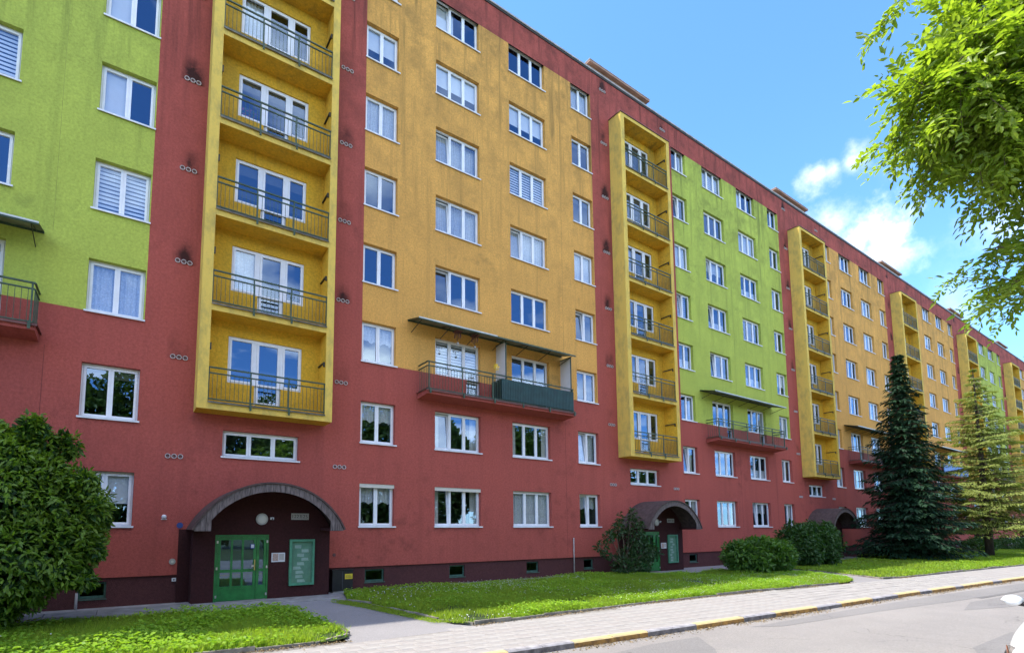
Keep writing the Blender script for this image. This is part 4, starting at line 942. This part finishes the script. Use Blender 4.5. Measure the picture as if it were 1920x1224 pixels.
def stems(m, base, lobes, n, r0):
    for j in range(n):
        l = lobes[j % len(lobes)]; q = Vector((l[0] + rnd.uniform(-.5, .5) * l[3], l[1] + rnd.uniform(-.5, .5) * l[4], l[2] + rnd.uniform(0, .4) * l[5])); b_ = Vector(base) + Vector((rnd.uniform(-.15, .15), rnd.uniform(-.15, .15), 0))
        mid = b_.lerp(q, .5) + Vector((rnd.uniform(-.1, .1), rnd.uniform(-.1, .1), .1)); m.tube([b_, mid, q], [r0, r0 * .7, r0 * .25], 6)

# big shrub at the left
sh = tag(empty('shrub', (-2.1, -2.6, 0)), 'tall dense dark green shrub at the left edge in front of the red wall', 'shrub')
LB = [(-.2, 0, 2.6, 1.25, 1.2, 1.35), (.75, .1, 2.35, .95, .95, .95), (-1.3, .2, 2.9, 1.3, 1.2, 1.2), (.25, -.3, 1.5, 1.1, 1.0, .95), (-1.2, -.3, 1.4, 1.2, 1.1, 1.0), (-2.6, .2, 2.2, 1.3, 1.2, 1.5), (.1, .1, 3.45, .55, .55, .55), (-.75, .1, 3.75, .5, .5, .5), (1.0, .0, 1.75, .65, .7, .6), (-.1, -.1, .75, .8, .8, .6), (-1.6, .1, 3.9, .7, .7, .6), (.62, 0, 3.0, .35, .35, .5), (.2, .1, 3.85, .16, .16, .4), (-.9, 0, 4.2, .18, .18, .35)]
for j in range(16):
    a = rnd.uniform(-2.6, 1.3); LB.append((a, rnd.uniform(-.3, .3), 4.35 - .42 * abs(a + .9) + rnd.uniform(-.35, .2), .13, .13, rnd.uniform(.25, .5)))
for j in range(12): LB.append((rnd.uniform(.7, 1.6), rnd.uniform(-.5, .5), rnd.uniform(.9, 3.0), rnd.uniform(.2, .35), .25, rnd.uniform(.12, .3)))
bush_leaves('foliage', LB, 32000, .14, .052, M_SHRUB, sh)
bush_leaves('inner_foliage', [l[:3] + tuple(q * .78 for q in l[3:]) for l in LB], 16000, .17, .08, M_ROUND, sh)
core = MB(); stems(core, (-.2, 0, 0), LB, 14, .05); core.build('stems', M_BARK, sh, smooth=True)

# sapling shrub by the second porch
sp_ = tag(empty('sapling_shrub', (18.2, -1.0, 0)), 'loose young shrub with several thin stems left of the second porch', 'shrub')
SB = [(.75, 0, 1.75, .42, .4, .75), (1.05, -.1, 1.05, .6, .5, .55), (-.35, 0, 1.95, .26, .25, .35), (-.75, .1, 1.65, .26, .25, .22), (-1.35, 0, 1.2, .3, .25, .24), (-1.0, 0, .85, .16, .15, .14), (.25, .1, .7, .5, .4, .45), (-.05, .1, 2.35, .16, .15, .3), (1.75, -.1, .95, .4, .35, .28), (.65, 0, 2.6, .16, .16, .25), (-.2, -.1, .4, .45, .4, .3), (.9, -.1, .4, .6, .5, .35)]
bush_leaves('foliage', SB, 2000, .15, .065, M_SAPL, sp_)
m = MB(); stems(m, (.1, 0, 0), SB, 14, .03); m.build('stems', M_TWIG, sp_, smooth=True)

for (x, y, w, h, lab, n) in ((24.0, -3.7, 1.6, 1.5, 'low rounded green bush on the lawn, the nearer of two before the third porch', 11000), (30.6, -2.9, 1.75, 2.2, 'rounded darker bush behind the nearer bush, beside the third porch', 10000)):
    t_ = tag(empty('round_bush', (x, y, 0)), lab, 'bush', 'rounded bushes on the lawn')
    RB = [(-.55 * w, .1, h * .52, w * .62, w * .6, h * .46), (.25 * w, -.1, h * .55, w * .72, w * .65, h * .46), (.75 * w, .1, h * .45, w * .5, w * .5, h * .42), (-.1 * w, 0, h * .72, w * .5, w * .5, h * .28), (-.6 * w, -.1, h * .3, w * .5, w * .5, h * .28), (.4 * w, -.2, h * .3, w * .6, w * .5, h * .28)]
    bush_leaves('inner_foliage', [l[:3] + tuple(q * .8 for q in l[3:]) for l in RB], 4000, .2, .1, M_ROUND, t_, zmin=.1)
    RB += [(rnd.uniform(-.9, 1.1) * w, rnd.uniform(-.5, .3) * w, h * rnd.uniform(.55, 1.0), .2, .2, .22) for _ in range(16)]
    bush_leaves('foliage', RB, int(n * .8), .18, .075, M_ROUND if h > 2 else M_ROUNDL, t_, zmin=.12)
    m = MB(); stems(m, (0, 0, 0), RB, 8, .035); m.build('stems', M_BARK, t_, smooth=True)

# conifers: whorls of drooping boughs carrying needle sprays
def conifer(root, H, Rb, mat, whorls, per, tuft, droop, z0, seed, density, bough_r, right=0.0, gap=0.0):
    g = np.random.default_rng(seed); trunk = MB(); trunk.tube([(0, 0, -.1), (0, 0, H * .5), (0, 0, H)], [H * .018, H * .011, .012], 8)
    P, D, U = [], [], []; br = MB()
    for i in range(whorls):
        f = i / (whorls - 1); z = z0 + (H - z0 - .15) * f ** .93; Rr = Rb * (1 - f) ** .9 + .03 + .25 * math.sin(i * 2.1) * (1 - f) * .5
        n = max(4, int(per * (1 - .55 * f)))
        for j in range(n):
            t = 2 * math.pi * (j + g.random()) / n; Lb = Rr * g.uniform(.55, 1.22) * (1 + right * (math.cos(t) * .6 - math.sin(t) * .75))
            if g.random() < gap: continue
            s = np.linspace(.12, 1, max(5, int(Lb / .13)))
            lift = g.uniform(-.05, .12)
            rr = s * Lb; zz = z + lift * rr - droop * rr * s + .10 * Lb * s ** 3
            ph = t + .12 * np.sin(s * 3 + i)
            C = np.stack([rr * np.cos(ph), rr * np.sin(ph), zz], 1)
            if Lb > .5: br.tube([tuple(C[0] * [0, 0, 1]), tuple(C[len(C) // 2]), tuple(C[-1])], [bough_r * (1 - f * .6), bough_r * .5, bough_r * .15], 4)
            for c, s_ in zip(C, s):
                k = max(2, int(density * (1.15 - .35 * s_)))
                out = np.array([math.cos(t), math.sin(t), -.15]); side = np.array([-math.sin(t), math.cos(t), 0])
                for q in range(k):
                    sg = 1 if q % 2 else -1; sp = (.36 * Lb * (1.05 - s_) + .10) * g.random()
                    P.append(c + side * sg * sp + np.array([0, 0, -.30 * sp - g.random() * .10 * tuft / .25])); D.append(out * .7 + side * sg * g.uniform(.2, .9) + np.array([0, 0, g.uniform(-.75, .05)]) ); U.append(np.array([g.normal() * .3, g.normal() * .3, 1]))
    P, D, U = map(np.array, (P, D, U)); s = g.uniform(.6, 1.3, len(P))
    trunk.build('trunk', M_BARK, root, smooth=True); tag(br.build('boughs', M_BARK, root), kind='stuff')
    add('crown', leaves_mesh('crown', P, D, U, tuft * s, tuft * .30 * s, mat, fold=.1), root)
sp2 = tag(empty('spruce_tree', (42.0, -3.9, 0)), 'dark conical spruce tree on the lawn in front of the far towers', 'tree')
conifer(sp2, 13.4, 2.75, M_SPRUCE, 42, 14, .30, .26, .7, 3, 6.5, .035)
la = tag(empty('larch_tree', (50.4, -5.6, 0)), 'yellow-green airy larch tree with drooping branches right of the dark spruce', 'tree')
conifer(la, 13.4, 4.6, M_LARCH, 34, 10, .20, .13, 2.0, 5, 12, .03, right=.22, gap=.30)
s2 = tag(empty('young_spruce', (47.2, -2.2, 0)), 'smaller dark young spruce tucked behind the tall spruce', 'tree')
conifer(s2, 5.6, 2.1, M_SPRUCE, 22, 12, .30, .2, .5, 8, 5, .03)
# leafy undergrowth by the far porches
for (x, y, w, h, lab) in ((60.5, -3.0, 1.5, 1.2, 'low leafy bush behind the larch trunk'), (69.0, -3.2, 2.0, 1.1, 'low leafy bush beside the far dark fence')):
    t_ = tag(empty('low_bush', (x, y, 0)), lab, 'bush'); bush_leaves('foliage', [(0, 0, h * .5, w, w * .7, h * .5), (w * .7, .1, h * .4, w * .7, w * .6, h * .42), (-w * .7, 0, h * .38, w * .7, w * .6, h * .4)], 2500, .16, .08, M_ROUND, t_)
    m = MB(); stems(m, (0, 0, 0), [(0, 0, h * .4, w * .6, w * .5, h * .4)], 5, .03); m.build('stems', M_BARK, t_)
fe = tag(empty('low_fence', (74.0, -2.0, 0)), 'low dark rail fence at the far right before the red wall', 'fence')
for j in range(7): MB().box(j * 1.6 - .05, j * 1.6 + .05, -.05, .05, 0, 1.0).build('post', M_DARK, fe)
for j in range(3): MB().box(-.05, 9.7, -.075, -.052, .35 + j * .25, .5 + j * .25).build('rail', M_DARK, fe)

# ash tree by the roadside: trunk outside the picture at the right, crown reaching in
ash = tag(empty('ash_tree', (8.6, -17.4, -.13)), 'bright green ash tree reaching in from the upper right corner', 'tree')
AO = np.array([8.6, -17.4, -.13]); cp = np.array(cam.location)
def ray_pt(u, v, d):
    return cp + np.array(cam_dir(u, v)) * d
ALOB = []
for (u, v, ru, rv, d) in [(1830, 175, 120, 75, 6.6), (1750, 205, 80, 55, 6.3), (1900, 110, 120, 100, 6.9), (1880, 235, 110, 70, 6.7), (1790, 255, 90, 45, 6.4), (1890, 20, 100, 60, 7.0), (1805, 30, 55, 45, 6.9), (1780, 95, 40, 30, 6.6), (1950, 300, 90, 70, 6.8), (1810, 300, 70, 32, 6.4), (1890, 345, 50, 35, 6.7), (1700, 195, 36, 30, 6.2), (1715, 262, 40, 22, 6.2),
                          (1935, 430, 14, 22, 6.7), (1890, 505, 40, 10, 6.6), (1835, 497, 30, 8, 6.5), (1915, 550, 36, 26, 6.6), (1875, 560, 24, 16, 6.4), (1710, -8, 40, 8, 6.7), (1975, 520, 50, 80, 6.8)]:
    c = ray_pt(u + 34, v - 34, d) - AO; s = d / 961.2 * .42; ALOB.append((c[0], c[1], c[2], ru * s, ru * s * 1.1, rv * s))
OUT = [(-.6, .5, 5.6, 1.9, 1.7, 1.6), (.6, -.4, 6.6, 2.4, 2.2, 2.0), (1.2, .8, 5.0, 1.6, 1.5, 1.2), (-1.2, -1.2, 5.6, 1.6, 1.5, 1.3)]
def ash_leaves(lobes, n, shell, per=9):
    """sprays: a short drooping twig carries opposite compound leaves"""
    T, Nn0 = lobe_points(lobes, n, shell)
    TD = norm(Nn0 * .8 + rng.normal(size=T.shape) * .5 + np.array([-.15, .1, -.25])); P = []; D = []
    for k in range(per):
        f = (k // 2) / max(1, per // 2); sg = 1 if k % 2 else -1
        sd = norm(np.cross(TD, np.array([0, 0, 1.0]) + rng.normal(size=T.shape) * .3))
        P.append(T + TD * (.34 * f) + np.array([0, 0, -.10]) * f * f); D.append(TD * (.55 + .5 * f) + sd * sg * (.85 - .6 * f) + rng.normal(size=T.shape) * .16 + np.array([0, 0, -.22]))
    P = np.concatenate(P); D = norm(np.concatenate(D)); U = norm(np.array([0, 0, 1.0]) + rng.normal(size=P.shape) * .35)
    S = norm(np.cross(U, D)); UU = np.cross(D, S)
    bp, bd, bn, L, W = [], [], [], [], []
    sc = rng.uniform(.55, 1.15, len(P))
    for j in range(4):
        for sg in (-1, 1):
            x = (.035 + .036 * j); bp.append(P + D * (x * sc)[:, None] - UU * (.010 * j * j * sc)[:, None]); bd.append(D * .6 + S * sg * .85 - UU * .18 + rng.normal(size=P.shape) * .12); bn.append(UU + S * sg * .2 + rng.normal(size=P.shape) * .3); L.append(.068 * sc * (1.05 - .06 * abs(j - 1.5)) * rng.uniform(.8, 1.2, len(P))); W.append(.028 * sc)
    bp.append(P + D * (.175 * sc)[:, None] - UU * (.12 * sc)[:, None]); bd.append(D - UU * .35); bn.append(UU); L.append(.07 * sc); W.append(.028 * sc)
    return [np.concatenate(a) for a in (bp, bd, bn, L, W)], (T, TD)
A1, tips = ash_leaves(ALOB, 300, .98); A2, _ = ash_leaves(OUT, 420, .5)
A = [np.concatenate(q) for q in zip(A1, A2)]
add('crown', leaves_mesh('crown', A[0], A[1], A[2], A[3], A[4], M_ASH, fold=.16), ash)
m = MB(); m.tube([(0, 0, -.1), (.05, .05, 1.6), (0, .1, 3.2), (.1, 0, 5.0), (.4, -.2, 7.2)], [.19, .16, .13, .08, .03], 10); m.build('trunk', M_BARK, ash, smooth=True)
m = MB()
for l in ALOB:
    q = Vector(l[:3]); st = Vector((0, .1, max(2.4, q.z * .72))); md = st.lerp(q, .55) + Vector((0, 0, .25)); m.tube([st, md, q], [.035, .02, .006], 5)
for a, d in zip(*tips):
    q = Vector(a); l = min(ALOB, key=lambda z: (Vector(z[:3]) - q).length); m.bar(Vector(l[:3]), q, .005, 3); m.bar(q, q + Vector(d) * .34 + Vector((0, 0, -.08)), .0028, 3)
for l in OUT: m.tube([(0, .05, 3.0), Vector(l[:3]) * .6 + Vector((0, 0, 1.6)), l[:3]], [.06, .04, .015], 6)
tag(m.build('branches', M_TWIG, ash, smooth=True), kind='stuff')

# belt of trees on the other side of the road, behind the viewer (it shows in the window glass)
bl = []
for j in range(15): bl.append((-40 + j * 9.5 + rnd.uniform(-2, 2), -46 + rnd.uniform(-3, 3), rnd.uniform(8, 9.5), rnd.uniform(5, 7), rnd.uniform(3, 4), rnd.uniform(8, 10.5)))
tb = bush_leaves('tree_belt', bl, 90000, .6, .42, M_BELT, None, zmin=.2); tag(tb, 'line of leafy trees across the road behind the viewer', None, kind='stuff')

# ------------------------------------------------------------------ grass and ground cover
def in_poly(x, y, poly):
    inside = np.zeros(len(x), bool); n = len(poly)
    for i in range(n):
        x1, y1 = poly[i]; x2, y2 = poly[(i + 1) % n]
        c = ((y1 > y) != (y2 > y)); xi = (x2 - x1) * (y - y1) / ((y2 - y1) if y2 != y1 else 1e-9) + x1; inside ^= (c & (x < xi))
    return inside
def patchy(x, y, s, seed):
    g = np.random.default_rng(seed); v = np.zeros(len(x))
    for k in range(6):
        a = g.uniform(0, 6.3); f = s * g.uniform(.5, 2.2); v += np.sin((x * math.cos(a) + y * math.sin(a)) * f + g.uniform(0, 6.3))
    return v / 3.0
def scatter(poly, n, x0, x1):
    ys = [p[1] for p in poly]; x = rng.uniform(x0, x1, n); y = rng.uniform(min(ys), max(ys), n); k = in_poly(x, y, poly); return x[k], y[k]
def grass(name, poly, n, x0, x1, h, parent, w=.010):
    x, y = scatter(poly, n, x0, x1); hh = h * (1 + .35 * patchy(x, y, 1.5, 4)) * rng.uniform(.5, 1.3, len(x)); hh = np.clip(hh, h * .3, h * 2)
    kp = patchy(x, y, 1.1, 41) + .6 * patchy(x, y, 3.4, 42) + rng.normal(size=len(x)) * .35 > -.75; x, y, hh = x[kp], y[kp], hh[kp]
    P = np.stack([x, y, np.full(len(x), .02)], 1); a = rng.uniform(0, 6.28, len(x)); lean = rng.uniform(.1, .7, len(x))
    T = P + np.stack([np.cos(a) * lean * hh, np.sin(a) * lean * hh, hh], 1); b = a + 1.57 + rng.normal(size=len(x)) * .4; S = np.stack([np.cos(b), np.sin(b), np.zeros(len(x))], 1) * (w * rng.uniform(.6, 1.5, len(x)))[:, None]
    v = np.stack([P - S, P + S, T], 1).reshape(-1, 3); f = np.arange(len(v))
    return tag(add(name, np_mesh(name, v, f, 3, M_GRASS), parent), kind='stuff')
def cover(name, poly, n, x0, x1, h, L, parent, thr=-.2, front_bias=False):
    x, y = scatter(poly, n, x0, x1); v = patchy(x, y, .9, 9)
    k = v + rng.normal(size=len(x)) * .4 > thr
    x, y = x[k], y[k]; z = .03 + h * rng.random(len(x)) * (1 + .5 * patchy(x, y, 2.1, 12))
    a = rng.uniform(0, 6.28, len(x)); D = np.stack([np.cos(a), np.sin(a), rng.uniform(-.4, .25, len(x))], 1); U = np.array([0, 0, 1.0]) + rng.normal(size=D.shape) * .35; s = rng.uniform(.6, 1.3, len(x))
    return tag(add(name, leaves_mesh(name, np.stack([x, y, np.maximum(z, .03)], 1), D, U, L * s, L * .72 * s, M_CLOVER), parent), kind='stuff')
def flowers(name, poly, n, x0, x1, h, parent):
    x, y = scatter(poly, n, x0, x1); k = patchy(x, y, .7, 21) + rng.normal(size=len(x)) * .35 > .45; x, y = x[k], y[k]; z = h * rng.uniform(.7, 1.2, len(x)); n = len(x)
    t = np.linspace(0, 2 * np.pi, 7)[:-1]; r = .011
    v = np.stack([x[:, None] + r * np.cos(t), y[:, None] + r * np.sin(t) * .8, z[:, None] + r * .5 * np.sin(t)], 2).reshape(-1, 3)
    return tag(add(name, np_mesh(name, v, np.arange(len(v)), 6, M_FLOWER), parent), kind='stuff')
grass('grass', LAWN1, 150000, -6, 4, .11, lawns[0]); cover('ground_cover', LAWN1, 26000, -6, 4, .16, .075, lawns[0], -.3); flowers('daisies', LAWN1, 900, -3, 4, .13, lawns[0])
grass('grass', LAWN2, 330000, 5, 26, .10, lawns[1], .009); cover('ground_cover', LAWN2, 90000, 5, 26, .13, .06, lawns[1], -.1); flowers('daisies', LAWN2, 6500, 5, 26, .13, lawns[1])
grass('grass', LAWN3, 200000, 25, 75, .12, lawns[2], .02); cover('ground_cover', LAWN3, 40000, 25, 60, .12, .09, lawns[2], .1); flowers('daisies', LAWN3, 1500, 26, 50, .14, lawns[2])
# tufts and dry litter along the kerb and the lawn edges
x = rng.uniform(1.5, 45, 9000); kk = np.array([KERB(q) for q in x]); y = kk - np.abs(rng.normal(size=len(x))) * .11 - .01
keep = patchy(x, y * 0, 2.5, 31) + rng.normal(size=len(x)) * .5 > -.2; x, y = x[keep], y[keep]
a = rng.uniform(0, 6.28, len(x)); D = np.stack([np.cos(a), np.sin(a), rng.uniform(-.1, .5, len(x))], 1)
tag(add('leaf_litter', leaves_mesh('leaf_litter', np.stack([x, y, np.full(len(x), -.095)], 1), D, np.array([0, 0, 1.0]) + rng.normal(size=D.shape) * .6, rng.uniform(.015, .05, len(x)), rng.uniform(.008, .025, len(x)), M_DRYLEAF)), 'dry leaves and litter in the gutter along the kerb', None, kind='stuff')
x = rng.uniform(1.0, 30, 5000); y = np.array([LAWNF(q) for q in x]) - np.abs(rng.normal(size=len(x))) * .07 + .0
keep = (patchy(x, y * 0, 2.0, 33) + rng.normal(size=len(x)) * .5 > .1) & ~((x > 3.5) & (x < 6.2)) & ~((x > 23) & (x < 25.6)); x, y = x[keep], y[keep]
a = rng.uniform(0, 6.28, len(x)); D = np.stack([np.cos(a), np.sin(a), rng.uniform(0, .9, len(x))], 1)
tag(add('edge_litter', leaves_mesh('edge_litter', np.stack([x, y, np.full(len(x), .002)], 1), D, np.array([0, 0, 1.0]) + rng.normal(size=D.shape) * .6, rng.uniform(.02, .06, len(x)), rng.uniform(.01, .02, len(x)), M_DRYLEAF)), 'dry grass litter along the lawn edging', None, kind='stuff')
# moss and grass creeping over the path edge
ME = [(5.0, -1.6), (5.25, -2.2), (5.55, -3.1), (5.95, -6.5), (5.6, -6.3), (5.1, -3.6), (4.75, -2.2)]
grass('grass', ME, 26000, 4.6, 6, .03, lawns[1], .007)

# ------------------------------------------------------------------ the white car at the right edge
M_CAR = simple('white_car_paint', (.74, .76, .78), .22, .02, 2, 10, 0, spec=.6)
M_TYRE = simple('tyre', (.02, .02, .02), .8, .1); M_RIM = simple('rim', (.45, .45, .46), .35, .05, metal=.7); M_AMBER = simple('amber_lens', (.55, .16, .05), .2, .2, 30); M_LENS = simple('lamp_lens', (.35, .33, .32), .15, .3, 30)
car = tag(empty('car', (10.45, -15.07, -.10)), 'white parked car cut off by the right edge of the picture', 'car')
def loft(sections, name, mat, parent, sub=1):
    n = len(sections[0]); m = MB()
    for s in sections: m.v += s
    for i in range(len(sections) - 1):
        for j in range(n - 1): m.f.append((i * n + j, i * n + j + 1, (i + 1) * n + j + 1, (i + 1) * n + j))
    m.f.append(tuple(range(n))[::-1]); m.f.append(tuple((len(sections) - 1) * n + j for j in range(n)))
    o = m.build(name, mat, parent, smooth=True); md = o.modifiers.new('sub', 'SUBSURF'); md.levels = sub; md.render_levels = 2; return o
# front of the car points to -X; sections run along its length: (x, half width, sill height, belt height)
S = []
for x, w, zb, zt in ((-2.05, .45, .34, .56), (-2.0, .66, .24, .66), (-1.86, .78, .20, .74), (-1.55, .84, .20, .82), (-1.0, .865, .20, .90), (-.45, .87, .20, .95), (.4, .87, .20, .96), (1.2, .87, .20, .98), (1.8, .83, .22, .97), (2.05, .72, .28, .9), (2.12, .55, .36, .78)):
    S.append([(x, w * .96, zb), (x, w, zb + .12), (x, w * 1.0, (zb + zt) / 2), (x, w * .985, zt - .10), (x, w * .90, zt - .01), (x, w * .5, zt + .035), (x, 0, zt + .045), (x, -w * .5, zt + .035), (x, -w * .90, zt - .01), (x, -w * .985, zt - .10), (x, -w, (zb + zt) / 2), (x, -w, zb + .12), (x, -w * .96, zb)])
loft(S, 'body', M_CAR, car)
S = []
for x, w, zb, zt in ((-.62, .76, .92, .95), (-.15, .72, .93, 1.22), (.35, .66, .95, 1.44), (1.0, .65, .95, 1.46), (1.5, .68, .95, 1.32), (1.85, .72, .93, .98)):
    S.append([(x, w, zb), (x, w * .93, zb + (zt - zb) * .6), (x, w * .82, zt - .01), (x, 0, zt + .03), (x, -w * .82, zt - .01), (x, -w * .93, zb + (zt - zb) * .6), (x, -w, zb)])
loft(S, 'cabin', M_CARGLASS, car)
MB().box(.3, 1.15, -.52, .52, 1.485, 1.50).build('roof_panel', M_CAR, car, bevel=.006)
for sy in (1, -1):
    m = MB(); m.tube([(-.36, sy * .84, 1.0), (-.38, sy * .96, 1.02)], [.03, .035], 6); mm = loft([[(x, sy * (.98 + r * math.cos(t)), 1.04 + r * .62 * math.sin(t)) for t in np.linspace(0, 2 * np.pi, 9)] for x, r in ((-.47, .05), (-.44, .10), (-.36, .115), (-.30, .11))], 'mirror', M_CAR, car); m.build('mirror_arm', M_DARK, mm)
    h = loft([[(-1.955 + dx, sy * .52, .58), (-1.80 + dx, sy * .76, .58), (-1.72 + dx, sy * .79, .70), (-1.93 + dx, sy * .54, .68)] for dx in (-.045, -.012)], 'headlight', M_LENS, car); h.modifiers.clear()
    a_ = loft([[(-1.80 + dx, sy * .765, .585), (-1.72 + dx, sy * .805, .585), (-1.66 + dx, sy * .815, .69), (-1.73 + dx, sy * .795, .69)] for dx in (-.045, -.012)], 'indicator', M_AMBER, car); a_.modifiers.clear()
    for wx in (-1.3, 1.28):
        w = MB().tube([(wx, sy * .70, .30), (wx, sy * .89, .30)], .30, 24).build('wheel', M_TYRE, car, smooth=False); MB().tube([(wx, sy * .80, .30), (wx, sy * .897, .30)], .19, 16).build('rim', M_RIM, w)
MB().box(-2.075, -2.02, -.4, .4, .30, .42).build('grille', M_DARK, car)
car.scale = (1, 1, 1.13)
